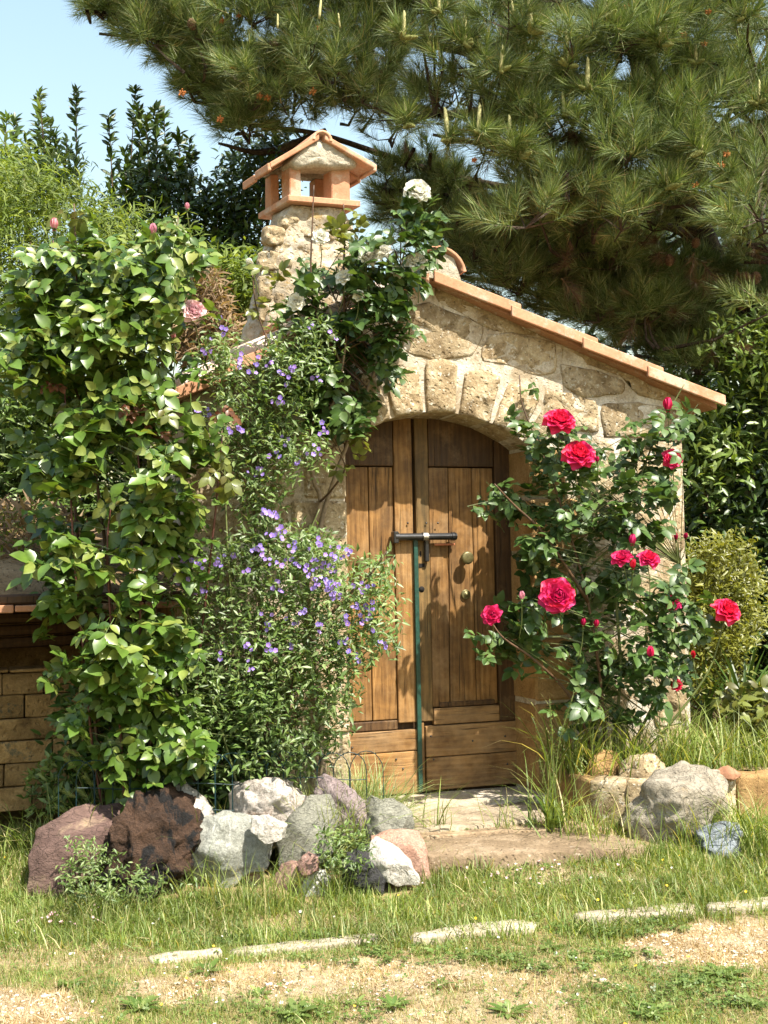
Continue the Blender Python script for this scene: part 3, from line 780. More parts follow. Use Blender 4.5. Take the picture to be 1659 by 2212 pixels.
# paving before the door: slabs of the path
def slab(name, label, pxs, z, h, mat, cat, amp=.008, group=None, extra=0):
    P = np.array([W_at(px, py, z)[:2] for px, py in pxs]); Q = resample(chaikin([tuple(p) for p in P], 1), 28); c = Q.mean(0); V = []; Fc = []; n = 28; sd = random.uniform(0, 50)
    for s_, zz in ((1.0, z - h), (1.0, z - .006), (.96, z), (.6, z), (.25, z)):
        for q in Q:
            p = c + (q - c) * s_; e = 1 + .05 * noise.noise(Vector((q[0] * 14, q[1] * 14, sd)))
            p = c + (p - c) * e; V.append((p[0] - c[0], p[1] - c[1], zz - z + (noise.noise(Vector((p[0] * 12, p[1] * 12, sd))) * amp if s_ < 1 else 0)))
    for i in range(4):
        for j in range(n): k = (j + 1) % n; Fc.append((i * n + j, i * n + k, (i + 1) * n + k, (i + 1) * n + j))
    Fc.append(tuple(4 * n + j for j in range(n)))
    o = link(name, mesh_np(name, np.array(V), Fc, mat, True), None, (c[0], c[1], z)); tag(o, label, cat, group); return o
def W_at(px, py, z):
    d = ray(px, py); return CAM + d * ((z - CAM.z) / d.z)
M['path_old'] = stonemat('path_old', [(.25, (.13, .09, .055)), (.5, (.26, .19, .12)), (.8, (.44, .35, .25))], 6, .01, (.50, .42, .33), fine=50)
M['path_pale'] = stonemat('path_pale', [(.25, (.22, .165, .11)), (.5, (.40, .33, .24)), (.8, (.58, .52, .43))], 6, .006, (.30, .24, .14), fine=50)
slab('path_slab', 'pale rough slab laid against the doorstep of the arched door', [(835, 1748), (1000, 1738), (1170, 1735), (1185, 1765), (1030, 1782), (860, 1792)], .185, .1, M['path_pale'], 'slab')
slab('path_slab', 'brown worn slab of the path, nearest the lawn', [(890, 1815), (1080, 1800), (1290, 1795), (1400, 1822), (1380, 1834), (1150, 1842), (905, 1850)], .155, .1, M['path_old'], 'slab')
slab('path_slab', 'brown slab between the pale doorstep slab and the outer path slab', [(880, 1790), (1060, 1778), (1240, 1770), (1310, 1788), (1080, 1796), (885, 1810)], .165, .1, M['path_old'], 'slab')
# flat edging stones set in the lawn
M['edge'] = stonemat('edge', [(.25, (.28, .23, .15)), (.5, (.42, .36, .27)), (.8, (.54, .48, .39))], 8, .004, (.30, .27, .19), fine=70)
for lab, q in (('leftmost short edging stone lying flush in the lawn', [(318, 2067), (350, 2058), (478, 2048), (482, 2056), (400, 2068), (325, 2076)]),
               ('second edging stone from the left, long and partly overgrown', [(486, 2050), (600, 2036), (815, 2014), (835, 2024), (700, 2040), (500, 2060)]),
               ('broad pale edging stone in the middle of the lawn', [(880, 2018), (1000, 1996), (1120, 1984), (1168, 1990), (1150, 2004), (1000, 2014), (900, 2026)]),
               ('edging stone right of the dark clover patch', [(1235, 1972), (1380, 1958), (1495, 1948), (1515, 1958), (1470, 1972), (1330, 1978), (1245, 1980)]),
               ('edging stone at the right margin of the lawn', [(1520, 1952), (1600, 1942), (1700, 1932), (1710, 1946), (1610, 1956), (1530, 1960)])):
    c = G(sum(a for a, _ in q) / len(q), sum(c for _, c in q) / len(q)); slab('edging_stone', lab, q, c.z + .022, .06, M['edge'], 'edging stone', .006, 'flat stones edging the lawn')

# ------------------------------------------------------------------ block shelter at the left
sh = thing('block_shelter', 'low tuff block shelter with dark opening under a clay tile roof, at the left edge', 'shelter', (B0.x, B0.y, 0), TH)
SO = -.35
def LS(px, py, off=SO): return L(px, py, off)
xr = -1.38
ycs = [1443, 1452, 1500, 1551, 1599, 1648, 1698, 1752]; zc = [LS(60, a)[1] for a in ycs]
offs = [0, .0, .12, .24, .05, .20, .1]
for k in range(len(zc) - 1):
    wdt = .21 if k <= 1 else .32; x = xr - offs[k] - (0 if k else .02)
    x1 = xr
    while x1 > -3.4:
        x0 = x if x1 == xr and x < xr - .05 else x1 - wdt * random.uniform(.92, 1.08)
        b = MB(); b.box(x0 + .003, x1 - .003, -SO - (.02 if k == 0 else 0) + random.uniform(0, .008), -SO + .2, zc[k + 1] + .003, zc[k] - .003, .005, jit=.002)
        b.build('block', M['tuff_block'], sh); x1 = x0
rt = [LS(0, a, .1)[1] for a in (1336, 1308, 1280)]
b = MB(); b.box(-3.4, xr, -.10, 1.5, rt[1] + .002, rt[1] + .05, .01); b.build('roof_slab', M['wood_frame'], sh)
x = -3.4; k = 0
while x < xr - .05:
    w = .30; b = MB(); b.box(x, min(x + w, xr), -.13 + .01 * (k % 2), .25, rt[1] - .032 - .004 * (k % 2), rt[1] - .001, .004, jit=.002); b.build('tile', M['terracotta_old'], sh); x += w + .004; k += 1
b = MB(); b.box(-3.4, xr, 1.3, 1.4, 0, rt[1], 0); b.build('back_wall', M['tuff_block'], sh)
b = MB(); b.box(xr + .0, xr + .02, .35, 1.3, 0, rt[1], 0); b.build('side_wall', M['tuff_block'], sh)
b = MB()
for i in range(3): b.tube([(-3.3, .55 + .05 * i, zc[0] + .10 + .07 * i), (-1.5, .6, zc[0] + .13 + .06 * i)], .03, 8)
b.build('stored_poles', M['wood_frame'], sh)
# earth bank behind and over the shelter
bx = np.linspace(-9, -1.12, 60); by = np.linspace(0, 12, 60); V = []
for j, t in enumerate(by):
    for x in bx:
        loc = H(x, .03 - t, 0); h = rt[1] + .06 + .5 * (1 - math.exp(-t * .8)) + .1 * t * .5
        V.append((loc.x, loc.y, (min(h, 2.4) + .05 * noise.noise(Vector((x * 4, t * 4, 0)))) if t > 0 else rt[1] + .02))
n = len(bx); i0 = (np.arange(59)[:, None] * n + np.arange(59)[None]).ravel()
M['bank'] = stonemat('bank', [(.3, (.09, .06, .03)), (.5, (.19, .13, .07)), (.7, (.30, .22, .13))], 5, .02, None, fine=40, var=0)
link('bank', mesh_np('bank', np.array(V), np.stack([i0, i0 + 1, i0 + n + 1, i0 + n], 1), M['bank'], True), kind='structure')

# ------------------------------------------------------------------ planter at the right: a raised bed edged with blocks
TZ = .375
pl = thing('raised_bed_edge', 'raised bed edging of squared tuff blocks right of the door', 'bed edging', tuple(W_at(1270, 1683, TZ)[:2]) + (0,))
def pblock(pts, zt, zb, mat, th=.16, jit=.012):
    """a squared block between two pixels on its top front edge, thick to the back"""
    a = W_at(*pts[0], zt); c = W_at(*pts[1], zt); d = (c - a); ln = d.length; d.normalize(); nb = Vector((-d.y, d.x, 0))
    if nb.y < 0: nb = -nb
    g_ = 8; V = []; Fc = []; 
    bm = bmesh.new(); bmesh.ops.create_cube(bm, size=1); bmesh.ops.bevel(bm, geom=bm.edges[:], offset=.05, segments=1, affect='EDGES')
    bmesh.ops.subdivide_edges(bm, edges=bm.edges[:], cuts=4, use_grid_fill=True)
    for v in bm.verts:
        p = a + d * ((v.co.x + .5) * ln) + nb * ((v.co.y + .5) * th) + Vector((0, 0, (zb + zt) / 2 - a.z + v.co.z * (zt - zb)))
        e = Vector([noise.noise(p * 11 + Vector((i * 9, 0, 0))) for i in range(3)]) + Vector([noise.noise(p * 34 + Vector((i * 9, 0, 0))) for i in range(3)]) * .5
        v.co = p + e * jit
    bm.verts.index_update(); base = Vector(pl.location)
    me = mesh_np('block', np.array([(v.co - base)[:] for v in bm.verts]), [[v.index for v in f.verts] for f in bm.faces], mat, True); bm.free()
    return link('block', me, pl)
for q, mt in (([(1192, 1660), (1272, 1686)], 'tuff_block'), ([(1274, 1686), (1352, 1690)], 'tuff'), ([(1356, 1691), (1440, 1690)], 'tuff'), ([(1500, 1682), (1590, 1676)], 'tuff'), ([(1594, 1676), (1690, 1672)], 'tuff_warm'), ([(1440, 1690), (1498, 1683)], 'tuff_block')):
    pblock(q, TZ, .09, M[mt])
for k in range(8): pblock([(1694 + 98 * k, 1672 - 3 * k), (1788 + 98 * k, 1669 - 3 * k)], TZ, .06, M['tuff' if k % 2 else 'tuff_warm'])
bedp = [W_at(1185, 1652, TZ - .05), W_at(1275, 1682, TZ - .05), W_at(2470, 1648, TZ - .05)]
def bedline(x):                                # front edge of the bed
    P = bedp; 
    return np.interp(x, [P[0].x, P[1].x, P[2].x, 9], [P[0].y + .35, P[1].y + .09, P[2].y + .09, P[2].y + .3])
bx = np.linspace(bedp[0].x + .02, 9, 70); V = []
for j in range(50):
    t = (j / 49) ** 1.6 * 14
    for x in bx: V.append((x, bedline(x) + t - .02, TZ - .045 + .03 * noise.noise(Vector((x * 3, t * 3, 2))) + .04 * min(t, 3)))
n = 70; i0 = (np.arange(49)[:, None] * n + np.arange(69)[None]).ravel()
link('garden_bed', mesh_np('garden_bed', np.array(V), np.stack([i0, i0 + 1, i0 + n + 1, i0 + n], 1), s.m, True), kind='structure')
def bedz(x, y): return TZ - .045 + .04 * np.clip(y - bedline(x), 0, 3)
# ------------------------------------------------------------------ rocks along the bed and on the lawn
def stone_grad(name, a, b2, vein=None, sc=6, amp_fine=.5, pits=.006, scl=(1, 1, 1), patch=(.45, .55), rough=.9):
    s = NT(name); v = s.coords(scl); n1 = s.noise(v, sc, 9, .7, .5); n2 = s.noise(v, sc * 9, 6, .75)
    col = s.ramp(n1, [(.3, a), (.7, b2)])
    if vein: col = s.mix(s.ramp(s.noise(v, sc * .8, 6, .7, 1.5), [(patch[0], (0, 0, 0)), (patch[1], (1, 1, 1))]), col, vein)
    col = s.mix(amp_fine, col, s.ramp(n2, [(.3, (.35, .35, .35)), (.65, (1.15, 1.15, 1.15))]), 'MULTIPLY')
    mus = s.ramp(s.n('ShaderNodeTexMusgrave').outputs[0], [(0, (0, 0, 0)), (1, (1, 1, 1))]) if False else n2
    vc = s.n('ShaderNodeTexVoronoi', {'Vector': s.n('ShaderNodeVectorMath', {0: v, 1: s.n('ShaderNodeTexNoise', {'Vector': v, 'Scale': sc * 1.5}).outputs[1]}, operation='ADD').outputs[0], 'Scale': sc * 1.6}, feature='DISTANCE_TO_EDGE').outputs[0]
    ck = s.ramp(vc, [(0, (0, 0, 0)), (.07, (1, 1, 1))]); col = s.mix(s.ramp(vc, [(0, (.45, .45, .45)), (.04, (0, 0, 0))]), col, s.mix(.7, col, (.03, .025, .02)))
    bb = s.bump(n1, .04, .8); bb = s.bump(ck, .008, .6, bb); bb = s.bump(n2, pits * 1.6, 1.0, bb)
    return s.fin(col, rough, bb, .25)
M['r_purple'] = stone_grad('r_purple', (.085, .05, .042), (.19, .12, .10), (.27, .19, .13), 3.5, scl=(1, 1, 2.2), patch=(.56, .68))
M['r_lava'] = stone_grad('r_lava', (.05, .03, .02), (.19, .105, .065), (.025, .023, .023), 5, .9, .035, patch=(.5, .56))
M['r_lava_grey'] = stone_grad('r_lava_grey', (.04, .04, .042), (.12, .115, .115), None, 8, .8, .02)
M['r_white'] = stone_grad('r_white', (.42, .37, .31), (.70, .67, .61), (.30, .22, .15), 6, .35, patch=(.62, .75))
M['r_greywhite'] = stone_grad('r_greywhite', (.24, .24, .20), (.50, .50, .44), (.62, .61, .55), 9, .6, patch=(.56, .64))
M['r_whitepink'] = stone_grad('r_whitepink', (.38, .31, .26), (.66, .61, .55), (.22, .16, .12), 7, .5, patch=(.58, .68))
M['r_greygreen'] = stone_grad('r_greygreen', (.16, .155, .12), (.33, .32, .26), (.46, .45, .38), 5, .55, scl=(1, 1, 2), patch=(.6, .72))
M['r_mauve'] = stone_grad('r_mauve', (.20, .15, .15), (.38, .31, .30), (.50, .46, .43), 5, .5, patch=(.62, .75))
M['r_salmon'] = stone_grad('r_salmon', (.42, .22, .15), (.60, .38, .29), (.62, .52, .44), 7, .5, patch=(.62, .75))
M['r_pink'] = stone_grad('r_pink', (.30, .16, .13), (.44, .28, .23), (.48, .40, .34), 7, .5, patch=(.62, .75))
M['r_blue'] = stone_grad('r_blue', (.22, .25, .28), (.42, .46, .50), (.14, .15, .15), 11, .6, patch=(.55, .63))
M['r_tan'] = stone_grad('r_tan', (.24, .20, .145), (.46, .41, .33), (.36, .26, .14), 4, .6, .01, patch=(.55, .68))
M['mortar_w'] = stone_grad('mortar_w', (.6, .58, .52), (.8, .79, .76), None, 8, .3)
z5 = lambda P: [(a / 2, 1474.7 + b / 2) for a, b in P]
z6 = lambda P: [(829.5 + a / 2, 1474.7 + b / 2) for a, b in P]
ROCKS = [
 ('large purple brown rock with flat top, leftmost in the row by the wire border', z5([(130, 900), (150, 740), (180, 640), (240, 600), (350, 555), (470, 555), (530, 580), (548, 650), (500, 710), (440, 790), (340, 860), (300, 900)]), 5.42, .46, 'r_purple', 16, .018, 6, 0),
 ('porous rust brown and black lava rock beside the purple brown rock', z5([(548, 620), (600, 545), (680, 512), (760, 520), (805, 580), (812, 640), (790, 720), (740, 800), (700, 870), (520, 880), (430, 820), (470, 740), (535, 690)]), 5.42, .40, 'r_lava', 7, .028, 16, 1),
 ('small dark cinder stone under the lava rock', z5([(590, 800), (650, 775), (715, 800), (730, 880), (660, 900), (590, 890)]), 5.26, .14, 'r_lava_grey', 4, .02, 20, 0),
 ('white ridged rock rising behind the lava rock', z5([(630, 540), (690, 475), (730, 452), (790, 455), (830, 505), (900, 550), (940, 600), (900, 680), (700, 680)]), 5.62, .28, 'r_white', 12, .022, 10, 0),
 ('large speckled grey boulder in the middle of the rock row', z5([(785, 650), (850, 605), (980, 580), (1080, 600), (1150, 680), (1150, 790), (1000, 850), (850, 850), (785, 790)]), 5.46, .36, 'r_greywhite', 10, .018, 9, 0),
 ('knobbly cream rock with pinkish cracks at the back of the row', z5([(1030, 580), (1060, 480), (1100, 468), (1200, 470), (1290, 510), (1300, 580), (1240, 660), (1080, 660)]), 5.66, .26, 'r_whitepink', 10, .028, 12, 1),
 ('chalk white angular stone leaning on the speckled boulder', z5([(1085, 585), (1160, 578), (1225, 620), (1215, 672), (1150, 685), (1095, 640)]), 5.36, .15, 'r_white', 12, .012, 12, 0),
 ('grey green slabby rock between the cream rock and the mauve rock', z5([(1205, 660), (1270, 570), (1330, 505), (1420, 510), (1455, 590), (1440, 720), (1350, 780), (1220, 770)]), 5.5, .32, 'r_greygreen', 14, .016, 8, 0),
 ('mauve grey rock, the tallest behind the right part of the row', z5([(1370, 490), (1385, 440), (1410, 422), (1470, 440), (1530, 490), (1585, 545), (1590, 640), (1480, 660), (1420, 600)]), 5.68, .3, 'r_mauve', 12, .02, 9, 0),
 ('rounded pale grey rock at the left end of the doorstep', [(785, 1750), (805, 1728), (850, 1735), (880, 1760), (890, 1800), (880, 1835), (800, 1840)], 5.62, .26, 'r_greygreen', 8, .018, 8, 0),
 ('salmon pink upright rock in front of the doorstep corner', [(797, 1810), (850, 1800), (905, 1806), (918, 1850), (930, 1895), (915, 1915), (840, 1910), (800, 1860)], 5.38, .2, 'r_salmon', 12, .014, 10, 0),
 ('white and grey slanting stone leaning on the salmon rock', [(792, 1835), (812, 1812), (840, 1828), (880, 1862), (908, 1895), (900, 1912), (850, 1905), (800, 1885)], 5.28, .12, 'r_white', 10, .012, 12, 0),
 ('small dark grey porous stone left of the white slanting stone', [(762, 1872), (785, 1852), (815, 1868), (825, 1905), (818, 1935), (785, 1925)], 5.22, .12, 'r_lava_grey', 4, .022, 18, 1),
 ('flat pink stone lying in the grass beside the tiny white stone', z5([(1170, 860), (1220, 790), (1300, 778), (1352, 800), (1345, 850), (1260, 910), (1190, 900)]), 5.2, .18, 'r_pink', 12, .01, 10, 0),
 ('tiny bright white stone lying in the grass', z5([(1310, 885), (1345, 825), (1400, 820), (1424, 855), (1410, 915), (1340, 930)]), 5.02, .13, 'mortar_w', 8, .012, 16, 0),
 ('pinkish stone wedged under the grey green rock', z5([(1285, 780), (1330, 738), (1372, 750), (1372, 800), (1320, 830)]), 5.32, .14, 'r_pink', 8, .010, 12, 0),
 ('low reddish stone half buried below the speckled boulder', z5([(990, 830), (1030, 790), (1120, 780), (1150, 810), (1130, 860), (1020, 870)]), 5.26, .16, 'r_pink', 8, .012, 10, 0),
 ('big tan boulder leaning on the raised bed blocks', z6([(1080, 590), (1120, 540), (1230, 440), (1300, 402), (1400, 405), (1450, 450), (1430, 540), (1360, 620), (1300, 670), (1150, 690), (1105, 650)]), 5.86, .42, 'r_tan', 14, .03, 7, 1),
 ('blue grey rounded stone in the grass below the tan boulder', z6([(1370, 660), (1440, 622), (1520, 618), (1545, 660), (1510, 740), (1440, 770), (1385, 740)]), 5.66, .24, 'r_blue', 8, .016, 10, 0),
]
for i, (lab, poly, y, th, m, fc, amp, sc, rg) in enumerate(ROCKS):
    if th < .25: yb_ = max(poly, key=lambda q: q[1]); y = G(yb_[0], yb_[1] - 12).y + th * .15 if i not in (6, 15) else y
    if i == 11: y -= .13
    rock('rock', lab, poly, y, th, M[m], fc, amp, sc, i + 3, bool(rg))
ROCKS2 = [('weathered tan tuff stone on the raised bed behind the edging blocks', [(1338, 1700), (1346, 1655), (1372, 1636), (1412, 1634), (1438, 1652), (1446, 1700)], 6.22, .16, 'tuff'),
          ('warm brown stone half hidden in grass on the raised bed, the left one of two', [(1262, 1690), (1275, 1640), (1305, 1622), (1335, 1630), (1350, 1690)], 6.32, .16, 'tuff_warm'),
          ('rust brown clay shard on the right end of the bed edging', [(1548, 1680), (1552, 1667), (1575, 1660), (1598, 1672), (1598, 1681)], 6.1, .1, 'terracotta_old')]
for i, (lab, poly, y, th, m) in enumerate(ROCKS2):
    rock('rock', lab, poly, y, th, M[m], 6, .012, 14, i + 40, False, True)
p = W(1543, 1672, 6.1)
b = MB(); b.box(-.025, .025, -.02, .02, -.02, .02, .003); tag(b.build('tile_chip', M['mortar_pale'], None, tuple(p)), 'small white chip beside the rust brown shard on the bed edging', 'chip')

# ------------------------------------------------------------------ wire border
P0 = G(140, 1880); y0 = 5.56
fc = thing('wire_border', 'low dark green wire border of overlapping hoops in front of the purple shrub', 'wire fence', (W(480, 1700, y0).x, y0, .1))
fx0, fx1 = W(165, 1700, y0).x, W(790, 1700, y0).x; zt = W(480, 1638, y0).z; zm = W(480, 1700, y0).z
n = 17; st = (fx1 - fx0) / n; bx_, by_ = fc.location.x, fc.location.y
def fy(x): return y0 + .22 * (x - fx0) / (fx1 - fx0) * .9 + .015 * math.sin(x * 9)
zz = lambda x: .010 * math.sin(x * 7)
for i in range(-1, n):
    xc = fx0 + (i + .5) * st + st * .5; w = st * 1.0; top = zt + zz(xc) - .02 * (i == 3) ; r = w
    pts = [(xc - w - bx_, fy(xc - w) - by_, -.02)]
    for a in np.linspace(math.pi, 0, 11): pts.append((xc + math.cos(a) * w - bx_, fy(xc + math.cos(a) * w) - by_, top - .10 + .10 * math.sin(a) ** .8 - .1 if False else top - .09 + .09 * math.sin(a) - .1 + 0))
    pts.append((xc + w - bx_, fy(xc + w) - by_, -.02))
    b = MB(); b.tube([(a + random.uniform(-.003, .003), c_, d_) for a, c_, d_ in pts], .0022, 5); b.build('hoop', M['wire'], fc)
for z in (zm, zm - .12):
    b = MB(); b.tube([(x - bx_, fy(x) - by_ - .003, z - .1 + zz(x * 1.7)) for x in np.linspace(fx0, fx1, 24)], .0022, 5); b.build('rail_wire', M['wire'], fc)

# ------------------------------------------------------------------ leaves and flowers: materials
LM = {}
LM['rose'] = leafmat('leaf_rose', [(.0, (.036, .078, .010)), (.5, (.085, .150, .022)), (.85, (.14, .21, .038)), (1, (.22, .24, .06))], .36, .28)
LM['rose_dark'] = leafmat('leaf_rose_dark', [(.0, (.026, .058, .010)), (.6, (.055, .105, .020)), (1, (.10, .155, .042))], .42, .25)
LM['young'] = leafmat('leaf_young', [(.0, (.11, .10, .018)), (.5, (.13, .15, .03)), (1, (.19, .22, .06))], .35, .4)
LM['red_young'] = leafmat('leaf_red_young', [(.0, (.10, .03, .012)), (1, (.17, .075, .03))], .4, .35, (1.4, .8, .5))
LM['laurel'] = leafmat('leaf_laurel', [(.0, (.022, .045, .007)), (.6, (.045, .085, .012)), (1, (.09, .14, .025))], .42, .2)
LM['laurel_pale'] = leafmat('leaf_laurel_pale', [(.0, (.07, .12, .02)), (.6, (.14, .21, .04)), (1, (.22, .28, .08))], .38, .35)
LM['feather'] = leafmat('leaf_feather', [(.0, (.07, .11, .014)), (.5, (.13, .19, .026)), (1, (.23, .28, .06))], .6, .45)
LM['purple_bush'] = leafmat('leaf_nightshade', [(.0, (.055, .10, .018)), (.5, (.12, .19, .045)), (1, (.22, .28, .11))], .42, .34)
LM['yellow_bush'] = leafmat('leaf_yellow_bush', [(.0, (.11, .12, .015)), (.5, (.17, .18, .025)), (1, (.25, .25, .05))], .4, .4)
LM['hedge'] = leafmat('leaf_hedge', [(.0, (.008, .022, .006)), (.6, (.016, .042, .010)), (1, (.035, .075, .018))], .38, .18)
LM['dry'] = leafmat('leaf_dry', [(.0, (.16, .10, .05)), (1, (.30, .21, .12))], .7, .3)
M['bark'] = plain('bark', (.10, .065, .04), .9, .2, 0, .5, 25, .006)
M['cane'] = plain('cane', (.085, .045, .022), .5, .4, 0, .5, 18, .001)
M['cane_red'] = plain('cane_red', (.10, .035, .025), .45, .4, 0, .4, 18, .001)
M['cane_green'] = plain('cane_green', (.10, .12, .035), .45, .4, 0, .4, 18, .001)
M['cane_grey'] = plain('cane_grey', (.24, .18, .12), .8, .3, 0, .35, 30, .002)
def petalmat(name, c1, c2, tr=.3):
    s = NT(name); g_ = s.n('ShaderNodeNewGeometry').outputs['Random Per Island']
    col = s.ramp(g_, [(0, c1), (1, c2)]); col = s.n('ShaderNodeHueSaturation', {'Color': col, 'Hue': s.n('ShaderNodeMapRange', {0: s.n('ShaderNodeObjectInfo').outputs['Random'], 3: .485, 4: .512}).outputs[0], 'Value': s.n('ShaderNodeMapRange', {0: s.n('ShaderNodeObjectInfo').outputs['Random'], 3: .8, 4: 1.12}).outputs[0]}).outputs[0]; s.fin(col, .5, None, .3)
    tl = s.n('ShaderNodeBsdfTranslucent', {'Color': col}); mx = s.n('ShaderNodeMixShader', {0: tr, 1: s.b.outputs[0], 2: tl.outputs[0]})
    s.link(mx.outputs[0], s.o.inputs[0]); return s.m
M['p_red'] = petalmat('p_red', (.66, .012, .085), (.82, .05, .17))
M['p_deep'] = petalmat('p_deep', (.45, .006, .04), (.62, .02, .08))
M['p_pink'] = petalmat('p_pink', (.72, .22, .30), (.85, .50, .52))
M['p_palepink'] = petalmat('p_palepink', (.80, .42, .46), (.88, .70, .68))
M['p_white'] = petalmat('p_white', (.80, .78, .66), (.88, .87, .80))
M['p_violet'] = petalmat('p_violet', (.22, .13, .55), (.42, .29, .76), .35)
M['p_yellow'] = plain('p_yellow', (.75, .50, .03), .5)
M['sepal'] = plain('sepal', (.07, .13, .03), .5)
def petal(w, h, cup, curl, n=6):                # along y, cupped, tip curling back
    V = []; Fc = []
    for i in range(n + 1):
        t = i / n; ww = w * max(.32 if t < .35 else .12, math.sqrt(max(0, 1 - ((t - .60) / .44) ** 2)))
        for j in range(5):
            q = j / 4 * 2 - 1; V.append((q * ww / 2, t * h - abs(q) ** 2 * h * .05 * t + h * .02 * math.sin(q * 5 + w * 40) * t, cup * (q * q) * w * .5 - curl * h * t ** 3 + cup * h * .35 * t * (1 - t) * -1))
    for i in range(n):
        for j in range(4): Fc.append((i * 5 + j, i * 5 + j + 1, (i + 1) * 5 + j + 1, (i + 1) * 5 + j))
    return np.array(V), np.array(Fc)
def rosette(seed, rings):
    """petals round a centre, z is the way the flower faces; returns a list of (V, F)"""
    r = random.Random(seed); out = []
    for (n, w, h, tilt, base, curl) in rings:
        off = r.uniform(0, 6)
        for k in range(n):
            v, f = petal(w * r.uniform(.9, 1.1), h * r.uniform(.9, 1.1), .45, curl * r.uniform(.6, 1.3))
            v = v + [0, base, 0]; tl = tilt + r.uniform(-.1, .1)
            m = np.array(Matrix.Rotation(off + 2 * math.pi * k / n + r.uniform(-.15, .15), 3, 'Z') @ Matrix.Rotation(tl, 3, 'X'))
            out.append((v @ m.T, f))
    return out
IN_R = [(4, .28, .34, 1.45, .01, .0), (5, .34, .38, 1.32, .03, .03), (6, .38, .40, 1.15, .05, .08), (7, .42, .42, .98, .07, .15)]
OUT_R = [(7, .52, .46, .76, .08, .25), (7, .60, .50, .48, .10, .35), (6, .64, .50, .18, .10, .45)]
BL = {}
for c in ('p_red', 'p_white', 'p_palepink', 'p_deep', 'p_pink'):
    core = merge(rosette(5, IN_R)); BL[c] = (mesh_np('bloom', core[0], core[1], M[c], True), [(mesh_np('petal', v, f, M[c], True)) for v, f in rosette(6, OUT_R)], mesh_np('small_bloom', *merge(rosette(9, IN_R + OUT_R[:2])), M[c], True))
bv = merge([(v * [1, 1, 1], f) for v, f in rosette(3, [(3, .34, .60, 1.50, .0, -.05), (4, .40, .62, 1.36, .03, -.1)])]); sv = rosette(4, [(5, .16, .42, 1.05, .0, .8)])
def budmesh(c):
    b = MB(); b.add(bv[0], bv[1], 0)
    for v, f in sv: b.add(v, f, 1)
    b.tube([(0, 0, -.22), (0, 0, -.02), (0, 0, .06)], [.05, .10, .04], 8, 1)
    return mesh_np('bud', np.array(b.v), b.f, [M[c], M['sepal']], True, b.mi)
BUD = {c: budmesh(c) for c in ('p_red', 'p_white', 'p_pink', 'p_deep')}
def stemtube(root, name, pts, r0, r1, mat, n=6, m=4):
    base = np.array(root.location); P = smoothline(pts, m); k = len(P)
    V, Fc = tube([p - base for p in P], list(np.linspace(r0, r1, k)), n)
    return link(name, mesh_np(name, np.array([tuple(v) for v in V]), Fc, mat, True), root)
def bloom(root, px, py, y, dpx, col, kind, face=None, stem=True):
    p = np.array(W(px, py, y)); base = np.array(root.location); sz = dpx / F * y
    f = np.array(face if face is not None else (random.uniform(-.3, .5), -1, random.uniform(.2, .8))); f = f / np.linalg.norm(f)
    ref = np.array([random.uniform(-1, 1), 0, 1.0]); x = np.cross(ref, f); x /= np.linalg.norm(x); yv = np.cross(f, x); Mx = np.stack([x, yv, f], 1)
    q = Matrix.Identity(4)
    s_ = sz / (1.12 if kind == 'big' else .85 if kind == 'small' else .55)
    for i in range(3):
        for j in range(3): q[i][j] = Mx[i, j] * s_
        q[i][3] = p[i] - base[i]
    if kind == 'big':
        o = link('bloom', BL[col][0], root, mw=q)
        for m in BL[col][1]: link('petal', m, o)
    elif kind == 'small': o = link('bloom', BL[col][2], root, mw=q)
    else: o = link('bud', BUD[col], root, mw=q)
    if stem:
        a = p - f * s_ * .12; e = a + np.array([random.uniform(-.04, .04), random.uniform(.02, .08), -random.uniform(.10, .2)])
        stemtube(root, 'flower_stalk', [a, (a + e) / 2 + np.array([.006, 0, -.01]), e], .0022, .003, M['cane_green'], 5, 3)
    return o
def leafdirs(n, out=(0, -1, .15), spread=.9, upn=(.25, -.55, .9), nj=.55):
    d = unit(np.array(out)[None] * .55 + rdir(n) * spread * [1, .7, .8] + [0, 0, -.15]); nn = unit(np.array(upn)[None] + rdir(n) * nj)
    return basis(d, nn)
def branchlets(root, pts, ends, n=60, r=.0022, mat='cane_green', name='twigs'):
    """thin twigs from a cane to scattered leaf points, as one part"""
    P = np.array([p for p in smoothline(pts, 8)]); b = MB(); base = np.array(root.location)
    idx = RS.choice(len(ends), min(n, len(ends)), replace=False)
    for e in ends[idx]:
        d = np.linalg.norm(P - e - [0, 0, -.12], axis=1); a = P[d.argmin()]
        mid = (a + e) / 2 + [0, 0, .03]
        b.tube([a - base, mid - base, e - base], [r * 1.3, r, r * .6], 3, cap=False)
    return b.build(name, M[mat], root, kind='stuff')

